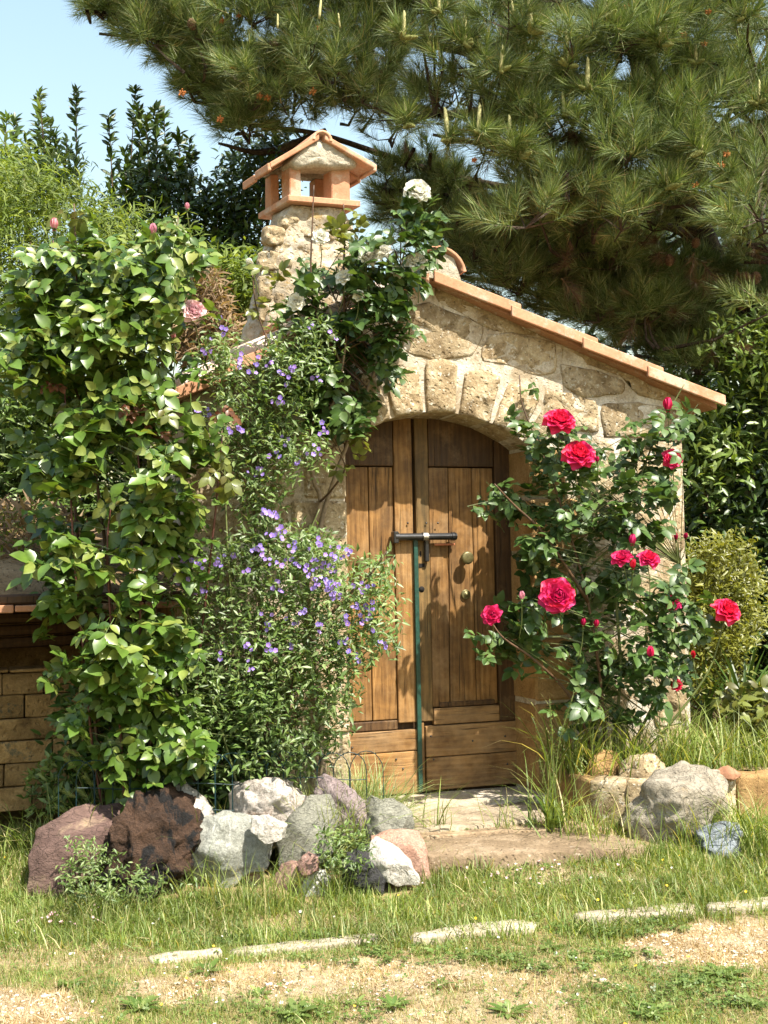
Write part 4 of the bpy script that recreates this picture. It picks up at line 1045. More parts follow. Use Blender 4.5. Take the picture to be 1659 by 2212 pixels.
# ------------------------------------------------------------------ pink rose at the left
def undergrowth(label, polys, n, y0, y1, mat, s0, s1, tp):
    pos = region(polys, n, y0, y1, 14, .07); c = pos.mean(0); rt_ = thing('undergrowth', label, 'shrub', (c[0], c[1], .1)); stuffmass(rt_, 'foliage', tp, mat, pos, leafdirs(len(pos), (0, -.7, .3)), RS.uniform(s0, s1, len(pos)))
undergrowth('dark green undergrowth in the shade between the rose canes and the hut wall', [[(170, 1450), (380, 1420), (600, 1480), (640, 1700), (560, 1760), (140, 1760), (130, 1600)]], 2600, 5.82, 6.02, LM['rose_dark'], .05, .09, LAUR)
rb = G(300, 1860); 
r1 = thing('climbing_rose', 'tall leafy rose with reddish canes and pink buds, left of the purple flowered shrub', 'rose bush', (W(290, 1700, 5.75).x, 5.75, .1))
CAN = [[(250, 1870, 5.75), (205, 1650, 5.72), (185, 1450, 5.68), (160, 1200, 5.62), (150, 1000, 5.6), (140, 850, 5.58)],
       [(300, 1870, 5.72), (300, 1600, 5.66), (303, 1300, 5.6), (306, 1100, 5.58), (298, 980, 5.56), (288, 870, 5.55)],
       [(330, 1870, 5.78), (410, 1600, 5.76), (432, 1400, 5.74), (455, 1200, 5.7), (470, 1060, 5.68), (480, 940, 5.66)],
       [(275, 1870, 5.7), (262, 1600, 5.62), (240, 1350, 5.58), (232, 1180, 5.56), (240, 1090, 5.55)],
       [(310, 1870, 5.85), (330, 1500, 5.85), (340, 1100, 5.8), (350, 800, 5.78), (368, 640, 5.75), (385, 470, 5.74)],
       [(240, 1870, 5.85), (190, 1400, 5.85), (150, 900, 5.8), (165, 620, 5.75), (160, 440, 5.72)],
       [(280, 1870, 5.8), (230, 1200, 5.8), (180, 900, 5.75), (120, 700, 5.72), (115, 520, 5.7)]]
canw = []
for k, c in enumerate(CAN):
    pts = [np.array(W(*p)) for p in c]; canw.append(pts)
    stemtube(r1, 'stem', pts, .008 if k < 4 else .011, .0035, M['cane_red' if k < 4 else 'cane'], 7, 5)
UP = [(55, 600), (90, 560), (130, 570), (200, 500), (250, 520), (300, 560), (330, 510), (410, 520), (430, 570), (390, 620), (400, 680), (360, 720), (350, 790), (335, 850), (300, 900), (180, 900), (60, 880), (5, 790), (15, 720), (50, 680)]
LOW = [[(110, 900), (300, 880), (380, 870), (470, 980), (500, 1100), (470, 1180), (400, 1200), (250, 1190), (110, 1170), (70, 1060)],
       [(80, 1170), (250, 1190), (440, 1190), (420, 1300), (400, 1420), (300, 1430), (200, 1430), (110, 1400), (80, 1280)],
       [(190, 1430), (400, 1430), (420, 1560), (370, 1690), (250, 1670), (180, 1590)]]
def rose_fill(root, polys, n, y0, y1, smin, smax, nind, mat, name='leaf', tp=ROSE, out=(0, -1, .15), clump=.055, thr=-.12, **k):
    pos = region(polys, int(n * 1.5), y0, y1, 5, clump); kp = np.array([noise.noise(Vector(p_ * 4.5)) > thr for p_ in pos]); pos = pos[kp][:n]; Mx = leafdirs(len(pos), out=out, **k); s_ = RS.uniform(smin, smax, len(pos))
    pos = pos - Mx[:, :, 1] * (s_ * .5)[:, None]
    put_leaves(root, name, tp, mat, pos, Mx, s_, nind); return pos
pa = rose_fill(r1, [UP], 860, 5.45, 5.95, .12, .20, 140, LM['rose'], thr=-.28)
pb_ = rose_fill(r1, LOW, 430, 5.38, 5.76, .13, .23, 160, LM['rose'], thr=-.22)
rose_fill(r1, [[(0, 545), (200, 470), (420, 470), (480, 620), (450, 800), (450, 1000), (530, 1130), (470, 1300), (440, 1450), (60, 1450), (50, 1200), (95, 1000), (-20, 820)]], 130, 5.5, 5.85, .10, .19, 10, LM['rose'], thr=-1, clump=.08)
pc_ = rose_fill(r1, [[(150, 1400), (300, 1380), (430, 1420), (430, 1690), (330, 1720), (170, 1660)]], 210, 5.42, 5.8, .12, .19, 20, LM['rose'], thr=-.4)
branchlets(r1, canw[4], pa, 60, .003); branchlets(r1, canw[2], pc_, 40, .0022); branchlets(r1, canw[1], pb_, 50, .0025)
def tips(root, lst, mat, s=.12, n=5, y=None):
    P = []; D = []; N = []
    for (px, py, yy) in lst:
        c = np.array(W(px, py, yy))
        for k in range(n): P.append(c + RS.normal(0, .02, 3)); d = rdir(1)[0] * [1, .8, .3] + [0, -.1, -.75]; D.append(d); N.append([.2, -.8, .5])
    P = np.array(P); Mx = basis(np.array(D), np.array(N)); put_leaves(root, 'young_leaf', ROSE, mat, P, Mx, RS.uniform(s * .8, s * 1.2, len(P)), len(P))
tips(r1, [(138, 880, 5.56), (165, 450, 5.7), (155, 520, 5.68), (345, 960, 5.55), (385, 985, 5.6), (385, 480, 5.7), (400, 520, 5.7), (470, 960, 5.6), (480, 1020, 5.6), (245, 1085, 5.5), (340, 880, 5.5)], LM['young'], .13, 4)
tips(r1, [(285, 870, 5.52), (125, 820, 5.54), (300, 890, 5.52), (490, 885, 5.6), (345, 910, 5.54)], LM['red_young'], .09, 3)
for a in ((117, 500, 5.62, 24, 'p_pink', 'bud'), (330, 512, 5.6, 24, 'p_pink', 'bud'), (95, 580, 5.6, 18, 'p_pink', 'bud'), (375, 741, 5.6, 16, 'p_pink', 'bud'), (404, 455, 5.66, 14, 'p_pink', 'bud')): bloom(r1, *a, face=(.1, -.4, 1))
bloom(r1, 418, 674, 5.6, 52, 'p_palepink', 'big', (.5, -1, .3))

# ------------------------------------------------------------------ purple flowered shrub
r2 = thing('flowering_shrub', 'shrub covered in small violet flowers, growing against the wall left of the door', 'shrub', (W(575, 1700, 5.85).x, 5.85, .1))
SC2 = [[(572, 1870, 5.85), (578, 1650, 5.85), (572, 1480, 5.85), (560, 1300, 5.86), (548, 1050, 5.88), (560, 850, 5.9), (575, 720, 5.9)],
       [(585, 1870, 5.85), (610, 1600, 5.85), (650, 1420, 5.8), (720, 1320, 5.75), (800, 1240, 5.75), (835, 1190, 5.75)],
       [(568, 1870, 5.85), (530, 1600, 5.8), (505, 1350, 5.75), (490, 1150, 5.75), (480, 850, 5.8), (470, 740, 5.82)],
       [(580, 1870, 5.9), (590, 1550, 5.9), (620, 1350, 5.9), (650, 1200, 5.9), (690, 1100, 5.9)],
       [(560, 1870, 5.8), (500, 1650, 5.75), (440, 1450, 5.72), (400, 1300, 5.7)],
       [(582, 1870, 5.82), (640, 1680, 5.8), (700, 1520, 5.75), (760, 1440, 5.72), (820, 1380, 5.7)],
       [(548, 1050, 5.88), (600, 900, 5.9), (640, 780, 5.95), (680, 700, 5.95)], [(650, 1420, 5.8), (700, 1250, 5.8), (720, 1170, 5.8)]]
sw = []
for k, c in enumerate(SC2):
    pts = [np.array(W(*p)) for p in c]; sw.append(pts); stemtube(r2, 'stem', pts, .013 if k < 2 else .007, .003, M['bark' if k < 2 else 'cane_green'], 6, 5)
PB = [[(380, 1220), (470, 1190), (560, 1120), (640, 1150), (740, 1180), (745, 1250), (700, 1330), (560, 1350), (420, 1330), (370, 1290)],
      [(700, 1330), (760, 1230), (830, 1200), (850, 1290), (845, 1400), (770, 1440), (720, 1420)],
      [(400, 1330), (560, 1350), (720, 1340), (770, 1440), (745, 1560), (690, 1650), (560, 1700), (430, 1660), (400, 1500)]]
PB2 = [[(520, 1120), (470, 990), (500, 900), (480, 840), (560, 810), (590, 730), (700, 690), (730, 740), (690, 820), (640, 900), (620, 1000), (590, 1120)], [(440, 740), (490, 700), (510, 760), (500, 850), (460, 850)], [(420, 900), (470, 880), (480, 930), (430, 940)],
       [(600, 920), (690, 930), (700, 1000), (640, 1020), (590, 1000)]]
for poly, n, ya, yb_ in ((PB, 10500, 5.62, 5.98), (PB2, 4300, 5.72, 6.0)):
    pos = region(poly, n, ya, yb_, 9, .045); n = len(pos); Mx = leafdirs(n, (0, -.6, .5), 1.0)
    stuffmass(r2, 'foliage', SMALL, LM['purple_bush'], pos, Mx, RS.uniform(.022, .055, n))
    branchlets(r2, sw[0], pos, 160, .0018, 'cane_green'); branchlets(r2, sw[1] if ya < 5.7 else sw[6], pos, 80, .0018, 'cane_green')
FLZ = [(895, 30), (1060, 80), (1105, 95), (1155, 95), (1270, 97), (1235, 130), (1220, 175), (1075, 150), (1045, 105), (1370, 150), (1205, 250), (905, 312), (865, 335), (1020, 360), (1025, 388), (1398, 405), (1362, 485), (1300, 522), (1228, 430), (1195, 487), (1130, 572), (1165, 750), (1145, 740), (1190, 760), (1225, 815), (1220, 860), (1255, 870), (1175, 830), (1105, 912), (1165, 945), (1145, 905), (990, 935), (945, 957), (870, 958), (785, 962), (688, 967), (1048, 995), (1200, 955), (1275, 955), (1292, 905), (1380, 875), (1375, 895), (1370, 915), (1445, 905), (1440, 930), (1425, 955), (1308, 990), (1350, 1015), (1390, 975), (1360, 1050), (1395, 1025), (1440, 1020), (1445, 1050), (1420, 1075), (1440, 1090), (1445, 1105), (1212, 1065), (1305, 1170), (1148, 1205), (1262, 1220), (1265, 1310), (1160, 1330), (1058, 1335), (948, 1335), (1080, 1412), (1510, 915), (1585, 1052), (1555, 1080), (1615, 1142), (1575, 1170), (1540, 1150), (1490, 1205), (1575, 1215), (1598, 1240), (1482, 1278), (1505, 1358), (1548, 1368), (1655, 1300), (1395, 1235), (770, 1018), (875, 1075)]
FL = [(a / 2, 737.5 + b_ / 2) for a, b_ in FLZ] + [(675, 703), (717, 720), (470, 702), (487, 722)]
def star():
    b = MB()
    for k in range(5):
        a = 2 * math.pi * k / 5; m = np.array(Matrix.Rotation(a, 3, 'Z') @ Matrix.Rotation(.25, 3, 'X'))
        v, f = leaf_tpl(.5, .44, .15, .1, ((.35, .8), (.7, .95))); b.add(v @ m.T, f, 0)
    b.add([(.05 * math.cos(a), .05 * math.sin(a), z) for z in (0, .12) for a in np.linspace(0, 5.2, 6)] , [(i, (i + 1) % 6, (i + 1) % 6 + 6, i + 6) for i in range(6)] + [tuple(range(6, 12))], 1)
    return mesh_np('flower', np.array(b.v), b.f, [M['p_violet'], M['p_yellow']], True, b.mi)
ST = star(); base = np.array(r2.location)
for px, py in FL:
    yy = 5.62 + random.uniform(-.03, .1) if py > 1080 else 5.72 + random.uniform(-.03, .08)
    if px > 760: yy = 5.66
    for k in range(random.choice((3, 3, 4, 5))):
        p = np.array(W(px + random.gauss(0, 8), py + random.gauss(0, 8), yy + random.gauss(0, .01)))
        f = unit(np.array([random.gauss(.2, .5), -1, random.gauss(.5, .4)])); Mx = basis(np.array([[random.gauss(0, 1), 0, 1]]), f[None])
        link('flower', ST, r2, mw=mats4([p - base], Mx, [random.uniform(.019, .030)])[0])

# ------------------------------------------------------------------ white climbing rose
r3 = thing('climbing_rose', 'climbing rose with white flowers reaching over the roof edge to the chimney', 'rose bush', (W(705, 1700, 6.2).x, 6.2, .1))
C3 = [[(700, 1800, 6.2), (690, 1500, 6.22), (668, 1200, 6.22), (692, 1085, 6.2), (675, 1030, 6.18), (668, 930, 6.15), (720, 870, 6.1), (740, 790, 6.05), (745, 700, 6.05), (700, 600, 6.1)],
      [(715, 1800, 6.2), (670, 1350, 6.24), (690, 1150, 6.22), (720, 1040, 6.2), (750, 960, 6.2), (810, 800, 6.15), (850, 680, 6.12), (870, 560, 6.1), (895, 450, 6.08)],
      [(740, 790, 6.05), (690, 700, 6.0), (672, 600, 6.0), (675, 480, 6.0), (678, 400, 6.0)],
      [(745, 700, 6.05), (742, 600, 6.0), (745, 500, 6.0), (742, 440, 6.0)],
      [(668, 930, 6.15), (640, 840, 6.05), (590, 760, 6.0), (555, 670, 5.98), (545, 590, 5.98)],
      [(690, 1085, 6.2), (715, 1060, 6.1), (745, 1010, 6.05), (720, 960, 6.0)]]
cw = []
for k, c in enumerate(C3):
    pts = [np.array(W(*p)) for p in c]; cw.append(pts); stemtube(r3, 'stem', pts, .016 if k < 2 else .007, .003, M['cane_grey' if k < 2 else 'cane'], 8, 6)
P3 = [[(590, 700), (640, 620), (700, 560), (780, 560), (850, 500), (880, 440), (930, 460), (925, 560), (930, 620), (880, 680), (860, 740), (800, 780), (720, 780), (640, 770)],
      [(590, 740), (720, 760), (850, 740), (840, 820), (810, 880), (760, 930), (690, 910), (640, 850), (600, 800)]]
p3_ = rose_fill(r3, P3, 620, 5.86, 6.28, .11, .18, 230, LM['rose_dark'])
branchlets(r3, cw[1], p3_, 90, .0025, 'cane'); branchlets(r3, cw[0], p3_, 60, .0025, 'cane')
rose_fill(r3, [[(660, 400), (700, 400), (700, 560), (650, 560)], [(730, 430), (765, 440), (765, 560), (728, 540)], [(725, 930), (790, 920), (775, 1040), (740, 1050)], [(560, 610), (600, 620), (590, 700), (540, 700)]], 34, 5.94, 6.04, .10, .15, 40, LM['young'])
for px, py, d, k in ((902, 415, 56, 'big'), (805, 552, 44, 'big'), (898, 568, 46, 'big'), (832, 547, 26, 'small'), (788, 560, 26, 'small'), (745, 602, 30, 'small'), (692, 515, 28, 'small'), (541, 573, 24, 'bud'), (640, 655, 30, 'small'), (860, 590, 24, 'small'), (775, 640, 20, 'small'), (720, 735, 18, 'bud')):
    bloom(r3, px, py, 5.88 if k != 'bud' else 5.95, d, 'p_white', k, (.2 if px > 850 else random.uniform(-.4, .4), -1, random.uniform(.1, .7)))

# ------------------------------------------------------------------ red rose
r4 = thing('rose_bush', 'dark leaved rose bush with large crimson pink roses, growing right of the door', 'rose bush', (W(1310, 1640, 6.45).x, 6.45, .33))
C4 = [[(1310, 1680, 6.5), (1300, 1500, 6.45), (1270, 1300, 6.4), (1230, 1150, 6.4), (1180, 1000, 6.4), (1130, 880, 6.42), (1122, 810, 6.42)],
      [(1320, 1680, 6.5), (1340, 1450, 6.5), (1330, 1250, 6.48), (1360, 1100, 6.5), (1410, 960, 6.55), (1450, 880, 6.6), (1478, 830, 6.6)],
      [(1300, 1680, 6.45), (1240, 1520, 6.35), (1160, 1430, 6.25), (1090, 1380, 6.2), (1062, 1345, 6.2)],
      [(1330, 1680, 6.5), (1420, 1500, 6.5), (1460, 1350, 6.5), (1470, 1220, 6.52)],
      [(1270, 1300, 6.4), (1180, 1160, 6.3), (1110, 1090, 6.25), (1068, 1045, 6.22)], [(1340, 1680, 6.5), (1450, 1560, 6.5), (1530, 1450, 6.5), (1565, 1340, 6.5)]]
cw4 = []
for k, c in enumerate(C4):
    pts = [np.array(W(*p)) for p in c]; cw4.append(pts); stemtube(r4, 'stem', pts, .010, .003, M['cane_green' if k % 2 else 'cane'], 7, 5)
P4 = [[(1110, 840), (1140, 850), (1170, 920), (1240, 900), (1260, 960), (1330, 960), (1300, 1020), (1300, 1130), (1210, 1140), (1140, 1120), (1050, 1100), (1045, 1080), (1080, 1040), (1140, 1030), (1150, 960), (1110, 900)],
      [(1340, 960), (1400, 900), (1460, 860), (1475, 900), (1475, 1010), (1450, 1080), (1370, 1090), (1330, 1040)],
      [(1120, 1120), (1300, 1120), (1410, 1080), (1420, 1180), (1380, 1290), (1260, 1330), (1160, 1290), (1130, 1200)],
      [(1160, 1300), (1280, 1310), (1400, 1260), (1420, 1160), (1480, 1190), (1500, 1330), (1490, 1460), (1400, 1530), (1300, 1580), (1200, 1560), (1130, 1480), (1050, 1420), (1040, 1375), (1100, 1340)]]
p4_ = rose_fill(r4, P4, 780, 6.18, 6.66, .11, .18, 290, LM['rose_dark'], thr=-.2)
branchlets(r4, cw4[0], p4_, 100, .0022); branchlets(r4, cw4[3], p4_, 90, .0022)
for px, py, d, c, k, f in ((1209, 914, 66, 'p_red', 'big', (.1, -1, .9)), (1251, 985, 68, 'p_red', 'big', (0, -1, .6)), (1452, 992, 42, 'p_red', 'big', (.2, -1, .2)), (1204, 1288, 74, 'p_red', 'big', (0, -1, .15)), (1568, 1323, 60, 'p_red', 'big', (.5, -1, .8)),
                           (1064, 1331, 34, 'p_red', 'small', (-.3, -1, .3)), (1400, 1210, 46, 'p_red', 'big', (.3, -.8, 1)), (1345, 1210, 36, 'p_red', 'small', (-.3, -.8, 1)), (1452, 1307, 32, 'p_red', 'small', (0, -1, .8)), (1366, 1180, 22, 'p_red', 'bud', (0, -.2, 1)), (1367, 1231, 20, 'p_red', 'bud', (0, -.3, 1)),
                           (1443, 892, 28, 'p_red', 'bud', (-.1, -.3, 1)), (1405, 1424, 24, 'p_red', 'bud', (0, -.3, 1)), (1460, 1481, 20, 'p_deep', 'small', (.2, -1, .3)), (1497, 1424, 16, 'p_deep', 'bud', (0, -.3, 1)), (1288, 1357, 16, 'p_deep', 'bud', (0, -.3, 1)), (1260, 1354, 16, 'p_deep', 'bud', (0, -.3, 1)), (1127, 1298, 18, 'p_pink', 'bud', (0, -.3, 1)), (1460, 1168, 14, 'p_deep', 'bud', (0, -.3, 1)), (1481, 1166, 13, 'p_deep', 'bud', (0, -.3, 1)), (1457, 1262, 13, 'p_deep', 'bud', (0, -.3, 1)), (1290, 1000, 12, 'p_deep', 'bud', (0, -.3, 1))):
    yy = 6.15 if px > 1100 else 6.12
    if px > 1440: yy = 6.4
    if px > 1540: yy = 6.45
    bloom(r4, px, py, yy, d, c, k, f)
# ------------------------------------------------------------------ the pine
def shoot_tpl(seed, n=95, L_=.15, stem=.16):
    r = np.random.RandomState(seed); V = []; Fc = []
    for i in range(n):
        t = r.rand() ** .8; a = r.rand() * 6.283; ang = (1.15 - .75 * t) + r.normal(0, .14); ln = L_ * (.75 + .35 * r.rand())
        d = np.array([math.cos(a) * math.sin(ang), math.cos(ang), math.sin(a) * math.sin(ang)]); p = np.array([0, t * stem, 0]) + d * .004
        side = np.cross(d, r.normal(0, 1, 3)); side /= np.linalg.norm(side); w = .0019
        V += [p - side * w, p + side * w, p + d * ln]; k = len(V); Fc.append((k - 3, k - 2, k - 1))
    # woody stem
    k = len(V); V += [(-.004, 0, 0), (.004, 0, .003), (0, 0, -.005), (0, stem, 0)]
    Fc += [(k, k + 1, k + 3), (k + 1, k + 2, k + 3), (k + 2, k, k + 3)]
    return np.array(V, float), np.array(Fc)
SH = [shoot_tpl(i) for i in range(5)]
LM['pine'] = leafmat('pine_needles', [(.0, (.036, .066, .014)), (.35, (.10, .15, .034)), (.75, (.19, .245, .075)), (.93, (.38, .41, .20)), (1, (.30, .20, .08))], .55, .25, (1.2, 1.2, .6))
LM['pine_brown'] = leafmat('pine_needles_brown', [(.0, (.07, .04, .018)), (.6, (.14, .085, .04)), (1, (.24, .16, .08))], .6, .25, (1.2, 1, .6))
M['pine_bark'] = stonemat('pine_bark', [(.3, (.022, .016, .012)), (.5, (.06, .044, .032)), (.75, (.13, .10, .075))], 12, .02, None, fine=50, var=0)
M['candle'] = plain('candle', (.42, .39, .18), .7, .2, nz=.3, sc=60)
M['cone_green'] = plain('cone_green', (.20, .21, .07), .7, .2, nz=.4, sc=80, bump=.004)
M['cone_brown'] = plain('cone_brown', (.13, .075, .045), .8, .2, nz=.5, sc=60, bump=.004)
M['pollen'] = plain('pollen', (.40, .15, .045), .8, .2, nz=.4, sc=60)
pine = thing('pine_tree', 'big spreading pine with long needles, pale candles and cones, overhanging the hut from the right', 'pine tree', (3.05, 9.6, .3))
pbase = np.array(pine.location)
TR = [(1790, 1520, 9.6), (1740, 1200, 9.5), (1680, 900, 9.4), (1600, 740, 9.3), (1530, 560, 9.2), (1460, 380, 9.1), (1400, 150, 9.0), (1380, -150, 9.0)]
LIMBS = [[(1600, 740, 9.3), (1450, 700, 8.9), (1250, 640, 8.7), (1080, 600, 8.8), (930, 560, 9.0)],
         [(1659, 640, 9.4), (1540, 730, 9.0), (1480, 760, 8.6), (1400, 740, 8.3)],
         [(1530, 560, 9.2), (1440, 560, 8.7), (1300, 540, 8.2), (1160, 560, 8.3), (1000, 520, 8.5), (880, 470, 8.6)],
         [(1530, 560, 9.2), (1500, 480, 8.6), (1400, 440, 8.0), (1330, 400, 7.6), (1250, 370, 7.4)],
         [(1460, 380, 9.1), (1400, 330, 8.4), (1280, 320, 8.0), (1150, 300, 7.7), (1050, 250, 7.6), (930, 250, 7.6)],
         [(1460, 380, 9.1), (1250, 380, 9.0), (1050, 360, 8.9), (850, 300, 8.8), (700, 250, 8.6), (580, 240, 8.5), (450, 230, 8.4)],
         [(1400, 150, 9.0), (1200, 160, 8.8), (1000, 190, 8.6), (800, 180, 8.4), (640, 150, 8.2), (480, 130, 8.0), (400, 150, 7.9)],
         [(1400, 150, 9.0), (1150, 90, 8.8), (900, 60, 8.6), (650, 60, 8.4), (430, 60, 8.1), (290, 30, 8.0), (200, 5, 8.0)],
         [(1460, 380, 9.1), (1540, 300, 8.7), (1600, 220, 8.2), (1650, 150, 7.8)], [(1600, 740, 9.3), (1620, 560, 8.6), (1640, 420, 8.0), (1650, 330, 7.7)],
         [(1400, 150, 9.0), (1350, 60, 8.4), (1300, -20, 8.0)], [(1050, 360, 8.9), (960, 420, 8.9), (880, 400, 8.9), (820, 400, 8.9)], [(700, 250, 8.6), (560, 290, 8.5), (470, 270, 8.4)],
         [(1530, 560, 9.2), (1560, 640, 9.0), (1500, 800, 8.9), (1440, 850, 8.9)], [(1380, 0, 9), (1150, -60, 8.6), (900, -70, 8.3), (600, -60, 8.1)]]
pts = [np.array(W(*p)) for p in TR]; stemtube(pine, 'trunk', pts, .20, .07, M['pine_bark'], 12, 6)
skel = list(smoothline(pts, 6))
for c in LIMBS:
    pts = [np.array(W(*p)) for p in c]; 
    for i in range(1, len(pts)): pts[i] = pts[i] + RS.normal(0, .035, 3)
    stemtube(pine, 'branch', [p_ + [0, .35, 0] for p_ in pts], .042, .010, M['pine_bark'], 8, 5); skel += smoothline(pts, 10)[3:]
skel = np.array(skel)
# crown: (region, depths, clusters, shoots per cluster, radius)
CR = [([(880, -60), (1700, -60), (1700, 330), (1640, 560), (1560, 470), (1380, 560), (1200, 480), (1120, 500), (1000, 380), (1060, 300), (960, 250), (880, 200)], 7.3, 8.5, 120, 15, .20),
      ([(700, -60), (900, -60), (900, 240), (860, 300), (740, 230), (680, 160)], 7.8, 8.8, 32, 13, .19),
      ([(470, -60), (720, -60), (700, 250), (600, 250), (500, 180), (420, 110), (380, 30)], 7.9, 8.6, 34, 12, .17),
      ([(400, 170), (520, 190), (720, 230), (860, 250), (860, 320), (740, 280), (620, 250), (560, 290), (500, 300), (440, 280), (400, 220)], 8.2, 8.8, 20, 10, .13),
      ([(175, 0), (260, -20), (400, 0), (430, 90), (380, 130), (340, 140), (280, 60)], 7.9, 8.2, 17, 9, .11),
      ([(170, 0), (240, 0), (330, 50), (400, 110), (400, 150), (300, 110), (240, 60)], 8.15, 8.4, 15, 9, .085),
      ([(380, 110), (470, 160), (560, 230), (600, 290), (520, 310), (450, 290), (400, 210)], 8.0, 8.5, 12, 10, .11),
      ([(820, 410), (960, 400), (1100, 500), (1280, 560), (1450, 600), (1700, 560), (1700, 840), (1560, 830), (1420, 770), (1250, 690), (1080, 600), (960, 540), (850, 500)], 8.9, 10.4, 80, 14, .21),
      ([(1000, 430), (1200, 480), (1700, 480), (1700, 840), (1560, 830), (1420, 770), (1250, 690), (1080, 590)], 10.0, 11.5, 70, 14, .26),
      ([(980, 470), (1250, 540), (1460, 560), (1540, 840), (1400, 790), (1250, 715), (1080, 630), (960, 560)], 8.4, 9.4, 60, 14, .17),
      ([(800, 390), (900, 360), (1010, 430), (1000, 520), (900, 500), (820, 450)], 9.0, 9.6, 16, 13, .15),
      ([(1100, 480), (1300, 440), (1450, 520), (1400, 600), (1200, 580)], 8.6, 9.6, 22, 13, .18),
      ([(1700, -60), (2050, -60), (2100, 300), (1950, 650), (1700, 780)], 8.0, 9.6, 46, 13, .21),
      ([(350, -260), (2000, -260), (2000, -60), (260, -60)], 8.0, 9.6, 60, 13, .21),
      ([(1560, 330), (1700, 300), (1700, 700), (1600, 640)], 7.7, 8.8, 14, 12, .18)]
P = []; D = []; N = []; S = []; cl = []
for poly, ya, yb_, nc, k, r in CR:
    q = polysample(poly, nc); c = Wn(q[:, 0], q[:, 1], RS.uniform(ya, yb_, nc))
    for cc in c:
        cl.append(cc); kk = max(5, int(k * RS.uniform(.6, 1.4))); d = rdir(kk, -.45); d = unit(d + [-.15, -.35, .25])
        P.append(cc + d * (r * RS.uniform(.15, 1.0, kk) ** .6)[:, None] * [1.15, 1.1, .8]); D.append(unit(d + [0, 0, .35] + RS.normal(0, .25, (kk, 3)))); S.append(RS.uniform(.75, 1.15, kk))
P = np.vstack(P); D = np.vstack(D); S = np.hstack(S); Mx = basis(D, rdir(len(D)))
order = np.argsort(P[:, 1]); I = order[:300]; J = order[300:]
shm = [mesh_np('needle_tuft', v, f, LM['pine']) for v, f in SH]
for k, q in enumerate(mats4(P[I] - pbase, Mx[I], S[I])): link('needle_tuft', shm[k % 5], pine, mw=q)
stuffmass(pine, 'needles', SH, LM['pine'], P[J], Mx[J], S[J])
print('pine shoots', len(P))
# brown old tufts inside and underneath
lowm = [c for c in cl]; kb = 80; q = polysample([(1100, 420), (1300, 420), (1659, 480), (1659, 800), (1500, 780), (1300, 640), (1000, 520)], kb)
pb2 = Wn(q[:, 0], q[:, 1], RS.uniform(8.0, 9.3, kb)); stuffmass(pine, 'dead_needles', SH, LM['pine_brown'], pb2, basis(unit(rdir(kb) + [0, -.2, -.7]), rdir(kb)), RS.uniform(.6, .95, kb))
q = polysample([(520, 20), (1659, 20), (1659, 400), (900, 330)], 60); pb3 = Wn(q[:, 0], q[:, 1], RS.uniform(7.8, 8.6, 60)); stuffmass(pine, 'dead_needles', SH, LM['pine_brown'], pb3, basis(unit(rdir(60) + [0, -.2, -.5]), rdir(60)), RS.uniform(.5, .8, 60))
# twigs from every cluster to the nearest limb
b = MB()
for c in cl:
    d = np.linalg.norm(skel - c, axis=1); a = skel[d.argmin()]; m = (a + c) / 2 + RS.normal(0, .03, 3) + [0, 0, -.03]
    b.tube([a - pbase, m - pbase, c - pbase], [.016, .011, .006], 4, cap=False)
for c, dd in zip(P[::3], D[::3]):
    cc = min(cl, key=lambda z: (z[0] - c[0]) ** 2 + (z[1] - c[1]) ** 2 + (z[2] - c[2]) ** 2); b.tube([cc - pbase, c - pbase], [.007, .004], 3, cap=False)
b.build('twigs', M['pine_bark'], pine, kind='stuff')
# candles, green cones, pollen cones, brown cones
b = MB(); b.tube([(0, 0, 0), (.002, 0, .03), (0, .002, .08), (-.002, 0, .135), (0, 0, .15)], [.007, .012, .011, .008, .003], 7); CAND = mesh_np('candle', np.array(b.v), b.f, M['candle'], True)
def conemesh(name, l, r, mat, scales=True):
    b = MB(); N_ = 9
    b.tube([(0, 0, l * i / 8) for i in range(9)], [r * math.sin(math.pi * (.12 + .82 * i / 8)) ** .8 * .8 for i in range(9)], 8)
    for i in range(1, 9):
        rr = r * math.sin(math.pi * (.12 + .80 * i / 9)) ** .8
        for j in range(N_):
            a = 2 * math.pi * (j + .5 * (i % 2)) / N_; c_, s_ = math.cos(a), math.sin(a); z = l * i / 9
            b.add([(c_ * rr * .7 - s_ * rr * .28, s_ * rr * .7 + c_ * rr * .28, z), (c_ * rr * .7 + s_ * rr * .28, s_ * rr * .7 - c_ * rr * .28, z), (c_ * rr * 1.15, s_ * rr * 1.15, z + l * .05), (c_ * rr * .7, s_ * rr * .7, z - l * .07)], [(0, 1, 2), (0, 2, 3), (1, 3, 2)])
    return mesh_np(name, np.array(b.v), b.f, mat)
CG = conemesh('green_cone', .075, .017, M['cone_green']); CB = conemesh('pine_cone', .085, .036, M['cone_brown'])
b = MB()
for k in range(14): d = rdir(1)[0]; b.tube([d * .004, d * .022], [.006, .004], 4)
PO = mesh_np('pollen_cone', np.array(b.v), b.f, M['pollen'])
def orient(d, s_): 
    z = unit(np.array(d, float)); x = unit(np.cross(z, [.3, .9, .2])); return np.stack([x, np.cross(z, x), z], 1) * s_
def place(me, name, px, py, y, d, s_=1.0, root=pine):
    q = Matrix.Identity(4); O = orient(d, s_); p = np.array(W(px, py, y)) - np.array(root.location)
    for i in range(3):
        for j in range(3): q[i][j] = O[i, j]
        q[i][3] = p[i]
    link(name, me, root, mw=q)
zz2 = lambda a, b_: (829.5 + a / 2, b_ / 2)
extraP = []
